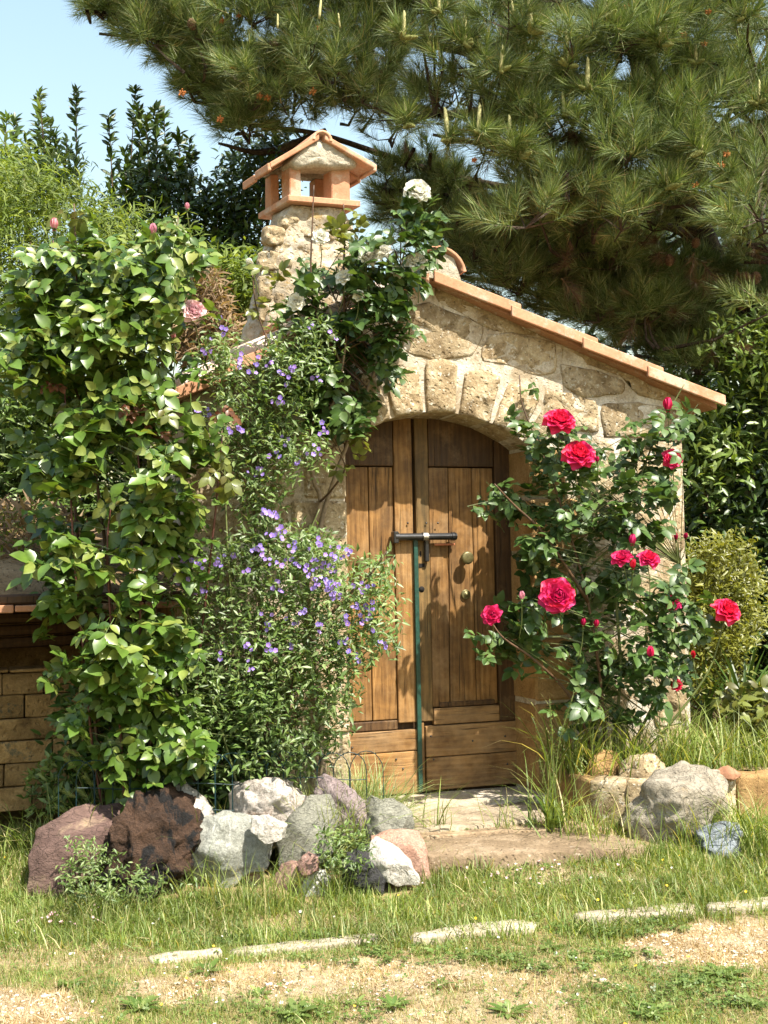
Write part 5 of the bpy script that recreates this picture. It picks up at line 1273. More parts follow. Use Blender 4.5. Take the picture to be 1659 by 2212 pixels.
for a, c in ((85, 150), (200, 190), (350, 170), (240, 40), (605, 290), (790, 270), (880, 370), (945, 350), (505, 290), (780, 480), (660, 500), (545, 620), (410, 560), (280, 590), (590, 660), (1375, 640), (1228, 800), (1105, 840), (1350, 260), (1618, 430), (1190, 180), (100, 520), (640, 130), (1080, 640), (1560, 60), (960, 60)):
    px, py = zz2(a, c); y = 7.35 + random.uniform(-.1, .15)
    place(CAND, 'candle', px, py + 6, y, (random.uniform(-.15, .1), random.uniform(-.15, .15), 1), random.uniform(.75, 1.35) * (1.2 if a < 1000 else .8))
    for k in range(random.choice((1, 2, 3))): place(CG, 'green_cone', px + random.uniform(-6, 6), py + 8, y - .03, (random.uniform(-1, 1), random.uniform(-1, 0), random.uniform(-.4, .3)), random.uniform(.8, 1.15))
    extraP.append(np.array(W(px, py + 12, y + .03)))
EP = np.repeat(np.array(extraP), 7, 0); ED = unit(rdir(len(EP), -.4) + [0, -.25, .35]); ks = len(EP)
for k, q in enumerate(mats4(EP - ED * .03 - pbase, basis(ED, rdir(ks)), RS.uniform(.8, 1.15, ks))): link('needle_tuft', shm[k % 5], pine, mw=q)
for px, py in ((875, 60), (930, 110), (1020, 40), (735, 60), (690, 40), (600, 60), (1110, 30), (1630, 230), (1330, 60)):
    place(CAND, 'candle', px, py, 7.6, (random.uniform(-.2, .1), 0, 1), random.uniform(.6, .9))
for a, c in ((1060, 125), (1380, 190), (1295, 150), (865, 120), (820, 135), (1060, 535), (1455, 715), (1480, 665), (1345, 800), (390, 690), (640, 460), (1400, 50), (1050, 30)):
    px, py = zz2(a, c); place(PO, 'pollen_cone', px, py, 7.5, (0, -1, .3), random.uniform(.9, 1.3))
for px, py in ((515, 33), (480, 45), (505, 143), (577, 210), (560, 207), (675, 197), (475, 257), (690, 60), (393, 200)): place(PO, 'pollen_cone', px, py, 7.9, (0, -1, .3), random.uniform(1, 1.4))
for a, c in ((830, 630), (1360, 480), (1530, 290), (1585, 1200), (1560, 1290), (1350, 1030), (930, 1010), (1610, 1180), (1230, 1100), (1100, 950)):
    px, py = zz2(a, c); place(CB, 'pine_cone', px, py, 7.9 if c < 800 else 8.3, rdir(1)[0], random.uniform(.9, 1.25))
for px, py in ((605, 90), (410, 40), (820, 165)): place(CB, 'pine_cone', px, py, 7.8, rdir(1)[0], .9)

# ------------------------------------------------------------------ broad-leaved trees and shrubs behind
def upright(root, tips_, mat, tpl, n, s0, s1, w=.075, name='shoot'):
    """upright leafy shoots: one part each, with its stem"""
    base = np.array(root.location)
    for (px, py0, py1, y) in tips_:
        a = np.array(W(px, py0, y)); e = np.array(W(px + random.uniform(-14, 14), py1, y + random.uniform(-.1, .1))); ln = np.linalg.norm(a - e)
        k = int(n * 1.35 * ln); t = RS.rand(k) ** 1.35; p = a + (e - a) * t[:, None]; d = unit(rdir(k, -.2) * [1.25, 1.25, .6] + [0, 0, .6]); Mx = basis(d, unit(rdir(k) * .5 + [0, -.4, .5]))
        V, Fc = scatter(tpl, p - base, Mx, RS.uniform(s0, s1, k) * (1.15 + .3 * t))
        tv, tf = tube([e - base, (a + e) / 2 - base, a - base], [.008, .005, .002], 4, False); tv = np.array([tuple(v) for v in tv]); tf = tri(tf)
        me = mesh_np(name, np.vstack([V, tv]), np.vstack([Fc, tf + len(V)]), [mat, M['bark']], False, [0] * len(Fc) + [1] * len(tf)); link(name, me, root)
def shrub(name, label, cat, bpx, y, z0, polys, n, y0, y1, tpl, mat, s0, s1, clump=18, crad=.10, out=(0, -.6, .5), limbs=5, spread=1.0, lim_r=.03, top=None):
    base = W(bpx, 1230, y); root = thing(name, label, cat, (base.x, y, z0))
    pos = region(polys, n, y0, y1, clump, crad); Mx = leafdirs(len(pos), out, spread)
    stuffmass(root, 'foliage', tpl, mat, pos, Mx, RS.uniform(s0, s1, len(pos)))
    b0 = np.array(root.location)
    for k in range(limbs):
        e = pos[RS.randint(len(pos))]; m = (b0 + e) / 2 + RS.normal(0, .12, 3)
        stemtube(root, 'stem', [b0 + RS.normal(0, .05, 3) * [1, 1, 0], m, e], lim_r, lim_r * .3, M['bark'], 6, 5)
    return root
t1 = shrub('bay_tree', 'dark glossy bay tree with upright leafy shoots against the sky, behind the pink rose', 'tree', 300, 9.2, .5,
           [[(230, 470), (270, 400), (330, 350), (370, 370), (420, 400), (430, 450), (440, 560), (430, 640), (300, 640), (220, 560)], [(330, 600), (440, 600), (430, 700), (340, 700)]], 5200, 8.8, 9.6, LAUR, LM['laurel'], .06, .10)
upright(t1, [(85, 205, 430, 9.2), (165, 200, 420, 9.1), (235, 250, 440, 9.0), (292, 195, 420, 9.2), (335, 235, 420, 9.1), (386, 290, 460, 9.1), (410, 300, 450, 9.2), (270, 330, 470, 9), (355, 240, 400, 9.3), (315, 260, 440, 8.9), (30, 260, 460, 9.1), (120, 290, 450, 9.3), (365, 330, 460, 9.0), (415, 330, 500, 9.2), (300, 230, 480, 9.0)], LM['laurel'], LAUR, 95, .05, .085)
t2 = shrub('bay_tree', 'dark glossy bay tree rising between the pink rose and the chimney', 'tree', 540, 9.4, .5,
           [[(440, 420), (480, 400), (520, 340), (560, 300), (620, 280), (650, 330), (600, 400), (560, 460), (560, 580), (500, 600), (450, 520)], [(450, 580), (600, 560), (600, 680), (480, 700)]], 4600, 8.9, 9.7, LAUR, LM['laurel'], .06, .10)
upright(t2, [(448, 410, 560, 9.1), (500, 340, 500, 9.2), (590, 280, 420, 9.2), (570, 300, 450, 9.2), (620, 290, 400, 9.3), (470, 440, 600, 9)], LM['laurel'], LAUR, 95, .05, .085)
THIN = [diamond_tpl(w, .2, d) for w, d in ((.16, .1), (.20, .3), (.14, -.1))]
t3 = shrub('feathery_shrub', 'light yellow green feathery shrub at the far left, in front of the bay tree', 'shrub', 120, 8.2, .6,
           [[(-40, 360), (60, 350), (120, 380), (180, 420), (240, 460), (330, 490), (410, 520), (430, 620), (380, 700), (260, 720), (100, 700), (-40, 720)], [(-40, 700), (100, 700), (100, 1000), (-40, 1050)], [(-500, 430), (-300, 340), (-40, 370), (-40, 1050), (-500, 1050)]], 48000, 7.5, 8.5, THIN, LM['feather'], .045, .10, 40, .11, (-.1, -.5, .5), 8)
t3b = shrub('privet_shrub', 'pale leafy shrub with upright tips at the upper left edge', 'shrub', 40, 8.9, .6,
            [[(-40, 360), (20, 340), (100, 350), (140, 350), (170, 390), (150, 440), (-40, 480)]], 2600, 8.6, 9.1, LAUR, LM['laurel_pale'], .05, .085, 16, .10)
upright(t3b, [(15, 250, 380, 8.8), (55, 290, 400, 8.8), (110, 265, 380, 8.8), (145, 300, 400, 8.8), (85, 200, 330, 8.7)], LM['laurel_pale'], LAUR, 85, .05, .08)
t4 = shrub('dark_shrub', 'dark green shrub at the left edge above the block shelter', 'shrub', 40, 7.4, 1.3,
           [[(-60, 760), (60, 800), (120, 860), (130, 1120), (40, 1130), (-60, 1100)], [(90, 740), (275, 740), (280, 1130), (90, 1130)], [(-500, 780), (-60, 760), (-60, 1110), (-500, 1120)]], 16000, 7.0, 7.6, SMALL, LM['purple_bush'], .05, .09, 20, .1)
t5 = shrub('hill_bush', 'mixed green bush on the bank behind the left roof slope', 'shrub', 500, 8.0, 1.6,
           [[(370, 560), (450, 560), (560, 560), (620, 600), (600, 720), (480, 760), (380, 760)]], 9000, 7.8, 8.6, SMALL + THIN, LM['feather'], .05, .10, 24, .09)
q = polysample([(380, 560), (460, 570), (520, 700), (500, 760), (380, 780)], 2600); pos = Wn(q[:, 0], q[:, 1], RS.uniform(7.5, 8.0, 2600)); stuffmass(t5, 'dry_stalks', THIN, LM['dry'], pos, leafdirs(2600, (0, -.3, .3)), RS.uniform(.05, .12, 2600))
# right hand side
t6 = shrub('laurel_hedge', 'tall dark laurel hedge at the right edge beyond the hut', 'hedge', 1600, 9.2, .3,
           [[(1440, 830), (1500, 860), (1560, 850), (1700, 800), (1760, 900), (1760, 1560), (1480, 1560), (1440, 1300)], [(1760, 840), (2300, 900), (2300, 1560), (1760, 1560)]], 27000, 8.2, 9.3, LAUR, LM['laurel'], .07, .12, 22, .14)
t6b = shrub('laurel_tree', 'mid green leafy tree showing under the pine branches at the right edge', 'tree', 1640, 8.8, .3,
            [[(1560, 740), (1600, 690), (1720, 680), (1720, 900), (1600, 860)], [(1480, 880), (1560, 860), (1600, 1000), (1500, 1060)]], 3000, 8.0, 8.5, LAUR, LM['laurel_pale'], .06, .10, 16, .13)
t7 = shrub('golden_shrub', 'yellow green fine leaved shrub beside the right wall of the hut, behind a single rose', 'shrub', 1550, 7.8, .4,
           [[(1485, 1200), (1530, 1180), (1600, 1170), (1630, 1230), (1640, 1330), (1600, 1440), (1540, 1490), (1490, 1480), (1480, 1340)]], 6500, 7.4, 7.9, SMALL, LM['yellow_bush'], .03, .06, 30, .06, (0, -.4, .8), 8, 1.0, .008)
def straps(name, label, cat, px, py, y, n, ln, w, mat, z=None, sp=1.0, group=None):
    p = np.array(W(px, py, y)); root = thing(name, label, cat, tuple(p), 0, group); b = MB()
    for k in range(n):
        a = random.uniform(0, 6.28); l = ln * random.uniform(.6, 1.1); lean = random.uniform(.15, .8) * sp; o = Vector((math.cos(a), math.sin(a), 0)); s_ = Vector((-math.sin(a), math.cos(a), 0)); V = []
        for i in range(7):
            t = i / 6; c = o * (lean * l * (t ** 1.5)) + Vector((0, 0, l * (t - .45 * lean * t ** 2.4))); ww = w * (1 - t ** 2.2) + .001
            V += [c - s_ * ww, c + Vector((0, 0, -ww * .3)), c + s_ * ww]
        b.add(V, [(3 * i + j, 3 * i + j + 1, 3 * i + j + 4, 3 * i + j + 3) for i in range(6) for j in range(2)])
        if n < 40: b.build('leaf', mat, root); b = MB()
    if n >= 40: b.build('foliage', mat, root, kind='stuff')
    return root
straps('strap_leaf_plant', 'clump of long arching strap leaves at the right edge behind the bed', 'plant', 1610, 1580, 7.3, 36, .65, .014, LM['laurel'])
straps('strap_leaf_plant', 'smaller clump of strap leaves between the golden shrub and the hut corner', 'plant', 1530, 1570, 7.5, 28, .45, .012, LM['rose_dark'])
t8 = shrub('leafy_weed', 'bright green broad leaved weed at the right edge above the bed', 'plant', 1620, 7.0, .4, [[(1560, 1500), (1600, 1480), (1700, 1500), (1700, 1590), (1590, 1590)]], 420, 6.8, 7.1, [leaf_tpl(1, .55, .15, .2)], LM['young'], .05, .09, 12, .06, (0, -.5, .6), 6, 1, .005)
# backdrop of far trees: keeps on beyond the frame
def mass(name, label, x0, x1, y0, y1, z0, z1, n, mat, s0, s1):
    root = thing(name, label, 'trees', ((x0 + x1) / 2, (y0 + y1) / 2, z0)); nc = n // 30; c = np.stack([RS.uniform(x0, x1, nc), RS.uniform(y0, y1, nc), RS.uniform(z0, z1, nc)], 1)
    c[:, 2] = z0 + (c[:, 2] - z0) * (.8 + .2 * np.sin(c[:, 0] * 1.7) * np.cos(c[:, 0] * .9))
    pos = c[RS.randint(0, nc, n)] + RS.normal(0, .22, (n, 3)); V, Fc = scatter(LAUR, pos - np.array(root.location), leafdirs(n, (0, -.6, .5)), RS.uniform(s0, s1, n))
    o = link('foliage', mesh_np('foliage', V, Fc, mat), root, kind='stuff')
    b = MB()
    for k in range(int((x1 - x0) * 1.2)): x = random.uniform(x0, x1); b.tube([(x - root.location.x, 0, -.2), (x - root.location.x + .2, .1, (z1 - z0) * .7)], [.06, .03], 6)
    b.build('trunks', M['bark'], root, kind='stuff')
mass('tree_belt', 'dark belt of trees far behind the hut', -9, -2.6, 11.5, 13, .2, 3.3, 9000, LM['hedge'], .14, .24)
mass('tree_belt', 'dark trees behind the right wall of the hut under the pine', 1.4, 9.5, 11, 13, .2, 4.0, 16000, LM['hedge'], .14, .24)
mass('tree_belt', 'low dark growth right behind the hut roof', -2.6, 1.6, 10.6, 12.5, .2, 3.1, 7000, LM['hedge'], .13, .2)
# dry weeds on the bank
br = thing('bank_weeds', 'dry brown and green weeds on the bank over the block shelter', 'weeds', (-2.3, 7.2, 1.3))
def band(poly, n, y0, y1): q = polysample(poly, n); return Wn(q[:, 0], q[:, 1], RS.uniform(y0, y1, n))
pos = np.vstack([band([(-120, 1110), (90, 1090), (190, 1150), (180, 1290), (-120, 1290)], 5200, 6.1, 7.6), band([(-700, 1110), (-120, 1100), (-120, 1290), (-700, 1290)], 7000, 5.9, 7.6)])
pos = pos[RS.permutation(len(pos))]
stuffmass(br, 'dry_blades', THIN, LM['dry'], pos[:7200], leafdirs(7200, (0, -.3, .8)), RS.uniform(.06, .14, 7200))
stuffmass(br, 'green_blades', SMALL, LM['feather'], pos[7200:], leafdirs(len(pos) - 7200, (0, -.4, .8)), RS.uniform(.03, .07, len(pos) - 3200))
# ------------------------------------------------------------------ grass and small plants
def blade_tpl(w=.05, bend=.3):
    V = np.array([(-w, 0, 0), (w, 0, 0), (-w * .7, .55, bend * .25), (w * .7, .55, bend * .25), (0, 1, bend)], float)
    return V, np.array([(0, 1, 3), (0, 3, 2), (2, 3, 4)])
def blade1(w=.05, bend=.2): return np.array([(-w, 0, 0), (w, 0, 0), (0, 1, bend)], float), np.array([(0, 1, 2)])
GM = leafmat('grass', [(.0, (.085, .135, .02)), (.4, (.16, .225, .04)), (.72, (.25, .31, .08)), (.88, (.38, .38, .14)), (1, (.52, .43, .23))], .5, .42, (1.3, 1.2, .4))
GM2 = leafmat('grass_dry', [(.0, (.26, .17, .07)), (.6, (.46, .33, .17)), (1, (.58, .48, .31))], .6, .3)
CLM = leafmat('clover', [(.0, (.06, .11, .02)), (.6, (.12, .18, .04)), (1, (.20, .25, .08))], .45, .3)
ROCKXY = [(o.location.x, o.location.y - (.05 if o.dimensions.x < .2 else 0), max(.05, .46 * o.dimensions.x), max(.09, .42 * o.dimensions.y)) for o in C.objects if o.type == 'MESH' and o.get('category') in ('rock', 'stone', 'slab')]
def lawnpts(n, y0=3.0, y1=6.9, x0=-2.6, x1=3.0, bare=1.0, pad=0):
    out = np.zeros((0, 2))
    while len(out) < n:
        y = RS.uniform(y0 ** -.6, y1 ** -.6, n) ** (-1 / .6) if False else y0 + (y1 - y0) * RS.rand(n) ** 1.15
        x = RS.uniform(-.42, .46, n) * (y + .9)
        k = RS.rand(n) > dirtmask(x, y) * bare
        # patchiness
        k &= RS.rand(n) < .62 + .38 * np.sin(x * 5.1 + 2 * np.sin(y * 4.3)) * np.sin(y * 6.7 + np.sin(x * 3.1))  + .2
        for (a, c, rx, ry) in ROCKXY:
            k &= ((x - a) / (rx + pad)) ** 2 + ((y - c) / (ry + pad)) ** 2 > 1
        u = (x - B0.x) * FU.x + (y - B0.y) * FU.y; w = (x - B0.x) * FN.x + (y - B0.y) * FN.y
        k &= ~((w < .06) & (u > U0 - .02) & (u < U1 + .05)) & ~((w < .22) & (np.abs(u) < .72))
        k &= ~((x > bedp[0].x - .02) & (y > bedline(x) - .09))
        k &= ~((u < -1.3) & (w < -.28))
        out = np.vstack([out, np.stack([x, y], 1)[k]])
    return out[:n]
def grassM(n, lean=.45):
    a = RS.uniform(0, 6.283, n); l = np.abs(RS.normal(0, lean, n)); d = unit(np.stack([np.cos(a) * l, np.sin(a) * l, np.ones(n)], 1))
    nn = np.stack([np.cos(a), np.sin(a), np.full(n, .3)], 1) + RS.normal(0, .4, (n, 3)); return basis(d, nn)
def grassobj(name, pts, z, tpl, s_, mat, lean=.45):
    P = np.stack([pts[:, 0], pts[:, 1], z - .004], 1); V, Fc = scatter(tpl, P, grassM(len(P), lean), s_)
    return link(name, mesh_np(name, V, Fc, mat), kind='stuff')
B1 = [blade1(.045, b_) for b_ in (.1, .3, .5)]; B3 = [blade_tpl(w, b_) for w, b_ in ((.022, .25), (.028, .5), (.018, .1), (.024, .8))]
n = 240000; p = lawnpts(n, 3.2, 6.8); hgt = .022 + .032 * RS.rand(n) ** 1.5; hgt *= np.interp(p[:, 1], [3.3, 4.6, 5.2, 6], [.8, .9, 1.35, 1.5])
dm = dirtmask(p[:, 0], p[:, 1]); hgt *= 1 - .35 * dm
grassobj('lawn_grass', p, gz(p[:, 0], p[:, 1]), B1, hgt, GM, .7)
# longer blades where the photo has them: by the rocks and towards the hut
n = 26000; p = lawnpts(n, 4.7, 6.5); w_ = .35 + .65 * np.sin(p[:, 0] * 7 + 1.3 * np.sin(p[:, 1] * 9)) ** 2; k = RS.rand(n) < w_ * (1 - dirtmask(p[:, 0], p[:, 1])); p = p[k]
grassobj('long_grass', p, gz(p[:, 0], p[:, 1]), B3, RS.uniform(.05, .12, len(p)), GM, .5)
n = 5000; p = lawnpts(n, 3.3, 4.7); k = np.sin(p[:, 0] * 9) * np.sin(p[:, 1] * 11 + 1) > .1; p = p[k]
grassobj('long_grass', p, gz(p[:, 0], p[:, 1]), B3, RS.uniform(.035, .08, len(p)), GM, .6)
# straw in the bare patches
n = 60000; q = np.zeros((0, 2))
while len(q) < n:
    y = RS.uniform(3.2, 6.3, n); x = RS.uniform(-.42, .46, n) * (y + .9); k = RS.rand(n) < dirtmask(x, y) * .9 + .06; q = np.vstack([q, np.stack([x, y], 1)[k]])
q = q[:n]; hh = RS.uniform(.012, .045, n)
grassobj('dry_grass', q, gz(q[:, 0], q[:, 1]), B1, hh, GM2, 1.6)
# pebbles
PEB = []
for k in range(4):
    v = ICO3_V[:12] * 1.0; bmx = bmesh.new(); bmesh.ops.create_icosphere(bmx, subdivisions=1, radius=1); v = np.array([x.co[:] for x in bmx.verts]); f = np.array([[x.index for x in g_.verts] for g_ in bmx.faces]); bmx.free()
    PEB.append((v * RS.uniform(.7, 1.2, (len(v), 1)) * [1, .8, .45], f))
M['pebble'] = leafmat('pebble', [(0, (.30, .22, .14)), (.5, (.50, .42, .32)), (1, (.72, .68, .60))], .9, 0.0, spec=.1)
n = 3600; y = RS.uniform(3.2, 6.2, n * 6); x = RS.uniform(-.42, .46, n * 6) * (y + .9); k = RS.rand(n * 6) < dirtmask(x, y) ** 2; x, y = x[k][:n], y[k][:n]; n = len(x)
V_, F_ = scatter(PEB, np.stack([x, y, gz(x, y) + .002], 1), basis(unit(RS.normal(0, 1, (n, 3)) * [1, 1, .1]), np.tile([0, 0, 1.0], (n, 1))), RS.uniform(.003, .009, n) * (1 + (RS.rand(n) > .97) * 1.2))
link('gravel', mesh_np('gravel', V_, F_, M['pebble']), kind='stuff')
# clover: flat leaves in patches, and small white and yellow flowers
CL = merge([xf(leaf_tpl(1, .9, .1, .1, ((.5, .9), (.85, .7))), a, .2) for a in (0, 2.1, 4.2)])
def clpatch(px, py, rx, ry, n):
    g0 = G(px, py); a = RS.uniform(0, 6.283, n); r = RS.rand(n) ** .6; P_ = np.stack([g0.x + np.cos(a) * r * rx * 1.15, g0.y + np.sin(a) * r * ry * 1.25], 1); return P_[np.array([noise.noise(Vector((q_[0] * 9, q_[1] * 14, 3))) + noise.noise(Vector((q_[0] * 30, q_[1] * 40, 5))) * .6 > -.08 + .5 * rr_ ** 4 for q_, rr_ in zip(P_, r)])]
pc = np.vstack([clpatch(1330, 2005, .26, .16, 1500), clpatch(900, 2075, .5, .1, 1400), clpatch(620, 2030, .5, .1, 1500), clpatch(1150, 1900, .6, .25, 1400), clpatch(1450, 2150, .35, .2, 1300), clpatch(1300, 2070, .25, .05, 500), clpatch(250, 1960, .5, .2, 1500), clpatch(1180, 2100, .2, .05, 500), clpatch(700, 2190, .3, .08, 400), clpatch(980, 1800, .12, .05, 160), clpatch(1120, 1785, .2, .04, 200), lawnpts(5500, 3.3, 6.2)])
n = len(pc); V_, F_ = scatter([CL], np.stack([pc[:, 0], pc[:, 1], gz(pc[:, 0], pc[:, 1]) + RS.uniform(.006, .03, n)], 1), basis(unit(RS.normal(0, 1, (n, 3)) * [1, 1, .15]), unit(RS.normal(0, .3, (n, 3)) + [0, -.2, 1])), RS.uniform(.006, .013, n))
link('clover', mesh_np('clover', V_, F_, CLM), kind='stuff')
def floret(col, n, pts, s0, s1, name, zoff=.03):
    tp = merge([xf(leaf_tpl(1, .5, .1, -.1, ((.5, .9), (.85, .8))), 2 * math.pi * k / 7, .4) for k in range(7)])
    V_, F_ = scatter([tp], np.stack([pts[:, 0], pts[:, 1], gz(pts[:, 0], pts[:, 1]) + zoff], 1), basis(unit(RS.normal(0, 1, (n, 3)) * [1, 1, .2]), unit(RS.normal(0, .3, (n, 3)) + [0, -.5, 1])), RS.uniform(s0, s1, n))
    link(name, mesh_np(name, V_, F_, col), kind='stuff')
floret(M['p_white'], 130, lawnpts(130, 3.4, 6.2), .005, .010, 'clover_flowers')
FP_ = np.vstack([clpatch(160, 1990, .25, .1, 50), clpatch(1120, 1890, .5, .2, 70)]); floret(M['p_palepink'], len(FP_), FP_, .006, .011, 'clover_flowers')
floret(M['p_yellow'], 60, lawnpts(60, 3.4, 6.2), .005, .009, 'yellow_flowers', .04)
# broad weeds in the lawn
RO = [leaf_tpl(1, .3, .2, .25, ((.25, .6), (.55, 1), (.8, .8)))]
PW = []; DW = []; SW = []
for (px, py, r) in ((1010, 1805, .05), (1120, 1782, .07), (1060, 1785, .05), (450, 2100, .07), (560, 2150, .05), (1560, 2110, .09), (1500, 2120, .07), (950, 2130, .05), (1420, 1850, .06), (1190, 2050, .06), (770, 2170, .05), (150, 2130, .06), (1620, 2170, .07), (850, 2175, .06), (1290, 1815, .05), (300, 2180, .08), (640, 2195, .08), (1100, 2190, .07), (1400, 2195, .08)):
    g0 = G(px, py); k = 11; a = np.linspace(0, 5.9, k) + RS.rand(); DW.append(unit(np.stack([np.cos(a), np.sin(a), RS.uniform(.25, .8, k)], 1))); PW.append(np.tile(tuple(g0), (k, 1))); SW.append(RS.uniform(.8, 1.2, k) * r)
PW = np.vstack(PW); V_, F_ = scatter(RO, PW, basis(np.vstack(DW), np.tile([0, 0, 1.0], (len(PW), 1))), np.hstack(SW)); link('rosette_weeds', mesh_np('rosette_weeds', V_, F_, CLM), kind='stuff')
# clumps of tall grass
def clump(lab, px, py, y, n, h, spread, mat=GM, z=None, lean=.35, w=.012, cat='grass tuft'):
    p = W(px, py, y); z0 = z if z is not None else p.z; root = thing('grass_clump', lab, cat, (p.x, y, z0))
    P = np.stack([RS.normal(0, spread, n), RS.normal(0, spread * .6, n), np.zeros(n)], 1); tp = [blade4(w_, b_) for w_, b_ in ((w, .35), (w * 1.2, .6), (w * .8, .15), (w, .9))]
    V_, F_ = scatter(tp, P, grassM(n, lean), RS.uniform(.5, 1.05, n) * h)
    link('blades', mesh_np('blades', V_, F_, mat), root, kind='stuff'); return root
def blade4(w, bend):
    V = []; 
    for i in range(5):
        t = i / 5; V += [(-w * (1 - t * t), t - .12 * bend * t ** 3, bend * t ** 2.2), (w * (1 - t * t), t - .12 * bend * t ** 3, bend * t ** 2.2)]
    V.append((0, 1 - .2 * bend, bend)); Fc = []
    for i in range(4): a = 2 * i; Fc += [(a, a + 1, a + 3), (a, a + 3, a + 2)]
    Fc.append((8, 9, 10)); return np.array(V, float), np.array(Fc)
g = lambda px, py: G(px, py)
for lab, px, y, n, h, sp, zz_ in (('tall grass tuft left of the purple brown rock, below the block shelter', 95, 5.75, 170, .30, .12, None),
                           ('grass tuft with seed heads between the shelter and the rose canes', 215, 5.68, 150, .42, .10, None),
                           ('grass along the wire border behind the lava rock', 360, 5.6, 200, .34, .14, None),
                           ('grass growing up behind the white ridged rock', 500, 5.8, 200, .34, .14, None),
                           ('fine pale grass at the foot of the purple flowered shrub', 715, 5.70, 850, .44, .085, None),
                           ('fine pale grass hanging in front of the left door leaf', 785, 5.92, 800, .46, .07, None),
                           ('grass tuft in front of the speckled grey boulder', 440, 5.22, 120, .26, .09, None),
                           ('long grass in front of the grey green rock', 600, 5.22, 190, .24, .11, None), ('grass in front of the purple brown rock', 170, 5.08, 110, .17, .12, None), ('grass in front of the lava rock', 290, 5.05, 150, .19, .12, None), ('grass between the speckled boulder and the tiny white stone', 530, 5.12, 120, .18, .09, None),
                           ('leafy grass between the pink stone and the salmon rock', 735, 5.3, 170, .22, .07, None),
                           ('thin grass stems in front of the doorstep', 940, 5.98, 26, .36, .03, None),
                           ('thin grass stems right of the doorstep middle', 1090, 6.0, 26, .26, .04, None),
                           ('grass tuft at the corner of the raised bed', 1190, 5.98, 80, .42, .05, None),
                           ('grass in front of the raised bed blocks', 1280, 5.85, 120, .30, .10, None),
                           ('grass tuft hiding the foot of the tan boulder', 1380, 5.6, 120, .16, .12, None),
                           ('wild grass right of the tan boulder', 1530, 5.72, 240, .26, .14, None),
                           ('tall wild grass at the right edge in front of the bed', 1640, 5.7, 300, .36, .14, None),
                           ('long arching grass on the raised bed below the red rose', 1240, 6.35, 120, .52, .09, .33),
                           ('long grass in the middle of the raised bed', 1340, 6.35, 190, .46, .14, .33),
                           ('long green grass at the hut corner on the raised bed', 1470, 6.4, 240, .46, .14, .33),
                           ('bright grass on the right part of the raised bed', 1590, 6.6, 420, .34, .22, .35)):
    x = W(px, 1700, y).x; z = zz_ if zz_ is not None else float(gz(x, y)); p = W(px, 1700, y)
    mt = GM if 'pale' not in lab else GMP if 'GMP' in globals() else GM
    if 'pale' in lab and 'GMP' not in globals():
        GMP = leafmat('grass_pale', [(.0, (.14, .20, .05)), (.6, (.27, .34, .12)), (1, (.45, .46, .25))], .5, .4); mt = GMP
    clump(lab, px, 1700, y, n, h, sp, mt, z, .34 if 'pale' not in lab else .55, .009 if 'pale' not in lab else .007)
# ground cover on the bed
xx = RS.uniform(bedp[0].x + .05, 3.6, 42000); yy = bedline(xx) + RS.rand(len(xx)) ** 1.4 * 3.2 + .05
u = (xx - B0.x) * FU.x + (yy - B0.y) * FU.y; w = (xx - B0.x) * FN.x + (yy - B0.y) * FN.y; k = ~((w < .03) & (u < U1 + .03)); xx, yy = xx[k], yy[k]
grassobj('bed_grass', np.stack([xx, yy], 1), bedz(xx, yy), B3, RS.uniform(.04, .13, len(xx)), GM, .6)
# beyond and around: coarse grass on the rest of the ground
xx = RS.uniform(-12, 12, 50000); yy = RS.uniform(2.2, 16, 50000); u = (xx - B0.x) * FU.x + (yy - B0.y) * FU.y; w = (xx - B0.x) * FN.x + (yy - B0.y) * FN.y
k = ~((w < .05) & (w > -2.7) & (u > U0 - .05) & (u < U1 + .05)) & (np.abs(xx) > .44 * (yy + .9)) & ~((u < -1.3) & (w < .3)) & (yy < bedline(xx) - .1); xx, yy = xx[k], yy[k]
grassobj('outer_grass', np.stack([xx, yy], 1), gz(xx, yy), B3, RS.uniform(.04, .11, len(xx)), GM, .6)
xx = RS.uniform(-5.5, 6, 90000); yy = RS.uniform(2.6, 7.5, 90000); u = (xx - B0.x) * FU.x + (yy - B0.y) * FU.y; w = (xx - B0.x) * FN.x + (yy - B0.y) * FN.y
k = ((xx > .44 * (yy + .9)) | (xx < -.40 * (yy + .9))) & ~((w < .05) & (u > U0 - .05) & (u < U1 + .05)) & ~((u < -1.3) & (w < -.28)) & (yy < bedline(xx) - .1); xx, yy = xx[k], yy[k]
grassobj('outer_grass', np.stack([xx, yy], 1), gz(xx, yy), B3, RS.uniform(.03, .08, len(xx)), GM, .6)
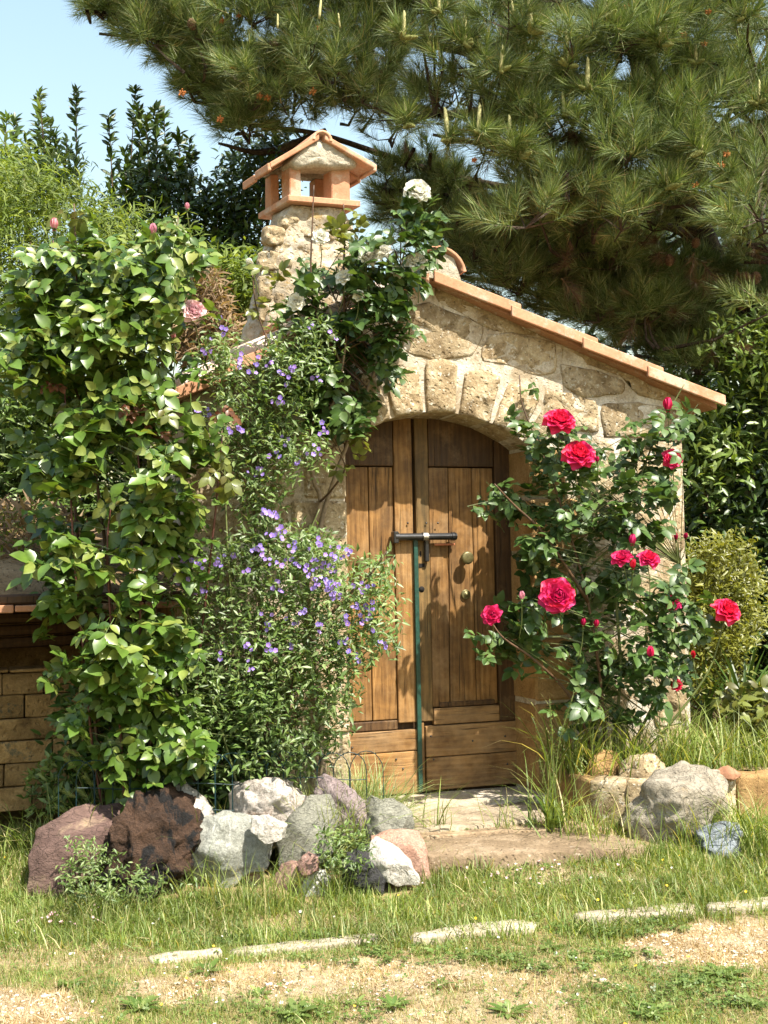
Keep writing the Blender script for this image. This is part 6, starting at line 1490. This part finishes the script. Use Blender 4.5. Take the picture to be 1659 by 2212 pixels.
# barley-like seed heads by the shelter
b = MB(); V = []
hd = MB()
for i in range(9):
    for sg in (-1, 0, 1):
        z = i * .1; a = sg * 2.1 + i * .5; c_, s_ = math.cos(a), math.sin(a)
        hd.add([(c_ * .02, s_ * .02, z), (c_ * .09, s_ * .09, z + .10), (c_ * .03 - s_ * .04, s_ * .03 + c_ * .04, z + .06), (c_ * .22, s_ * .22, z + .42)], [(0, 1, 2), (1, 3, 2)])
HD = mesh_np('seed_head', np.array(hd.v), hd.f, leafmat('barley', [(0, (.20, .26, .06)), (1, (.36, .40, .14))], .5, .4))
bl = thing('wild_barley', 'green wild barley with nodding seed heads beside the block shelter', 'grass', (W(200, 1700, 5.72).x, 5.72, .1)); bb = np.array(bl.location)
for px, py, lean in ((160, 1600, .6), (195, 1632, .5), (150, 1625, .3), (188, 1665, .2), (252, 1640, .0), (230, 1650, .05), (135, 1720, .7), (150, 1690, .5), (175, 1690, .3)):
    tip = np.array(W(px + 14, py + 34, 5.70)); root_ = np.array([tip[0] + .10 * lean + random.uniform(-.02, .05), 5.72, .1])
    stemtube(bl, 'stalk', [root_, (root_ + tip) / 2 + [.03, 0, .04], tip], .0018, .0012, M['cane_green'], 5, 4)
    d = np.array([-.35 - lean, -.2, .8 - lean * .4]); place(HD, 'seed_head', px + 14, py + 34, 5.70, d, .075, bl)
# seed-stalk weeds (dock) by the bed corner
dk = thing('seed_stalk_weed', 'tall weed with knotted seed stalks in front of the right jamb', 'weed', (W(1195, 1700, 6.02).x, 6.02, .14)); db = np.array(dk.location)
for (a, c, e) in (((1190, 1770, 6.0), (1185, 1650, 6.0), (1150, 1550, 5.98)), ((1195, 1770, 6.0), (1195, 1640, 6.0), (1187, 1510, 5.98)), ((1200, 1770, 6.0), (1205, 1620, 6.0), (1240, 1495, 5.98)), ((1192, 1770, 6.02), (1180, 1700, 6.0), (1165, 1640, 6.0))):
    P_ = [np.array(W(*q_)) for q_ in (a, c, e)]; stemtube(dk, 'stalk', P_, .003, .0015, M['cane_green'], 5, 6); S_ = smoothline(P_, 16); b = MB()
    for s_ in S_[10:]:
        for k in range(4): d = rdir(1)[0] * .009; b.add([s_ - db + d * .3, s_ - db + d + [.003, 0, .004], s_ - db + d + [-.003, 0, -.004]], [(0, 1, 2)])
    b.build('seeds', LM['feather'], dk, kind='stuff')
P_ = np.tile(np.array([[0, 0, .02]]), (9, 1)) + RS.normal(0, .01, (9, 3)); d = unit(rdir(9, .1) + [0, -.2, .6]); V_, F_ = scatter([leaf_tpl(1, .25, .2, .3)], P_, basis(d, np.tile([0, -.4, 1.0], (9, 1))), RS.uniform(.10, .2, 9)); link('foliage', mesh_np('foliage', V_, F_, CLM), dk, kind='stuff')
# creepers over the purple rock and low leaves round the rocks
for lab, poly, y0_, y1_, n, s0, s1, z in (('small leaved creeper trailing over the purple brown rock', [(150, 1820), (190, 1810), (235, 1850), (275, 1800), (270, 1830), (240, 1880), (170, 1900), (130, 1920)], 5.12, 5.25, 420, .016, .03, .05),
                              ('low leafy weeds in front of the lava rock', [(120, 1900), (300, 1870), (420, 1900), (400, 1940), (150, 1940)], 5.0, 5.2, 500, .018, .035, .03),
                              ('leafy plant in front of the pink stone and salmon rock', [(690, 1790), (790, 1790), (790, 1900), (700, 1880)], 5.25, 5.4, 420, .02, .04, .04),
                              ('dark leafy plants in the shade under the pink rose', [(110, 1640), (420, 1640), (420, 1740), (60, 1760), (60, 1690)], 5.75, 6.0, 900, .03, .06, .1)):
    pos = region([poly], n, y0_, y1_, 12, .02); cx = pos.mean(0); rt_ = thing('creeper' if 'creeper' in lab else 'low_weed', lab, 'creeper' if 'creeper' in lab else 'weed', (cx[0], cx[1], float(gz(cx[0], cx[1]))))
    stuffmass(rt_, 'foliage', SMALL + [leaf_tpl(1, .6, .15, .2, ((.4, .9), (.75, .8)))][:0], CLM, pos, leafdirs(n, (0, -.5, .6)), RS.uniform(s0, s1, n))
for o in list(bpy.data.objects):
    if o.type == 'MESH' and o.name not in C.objects and o.users == 0: bpy.data.objects.remove(o)
print('tris', sum(len(o.data.polygons) for o in C.objects if o.type == 'MESH'))
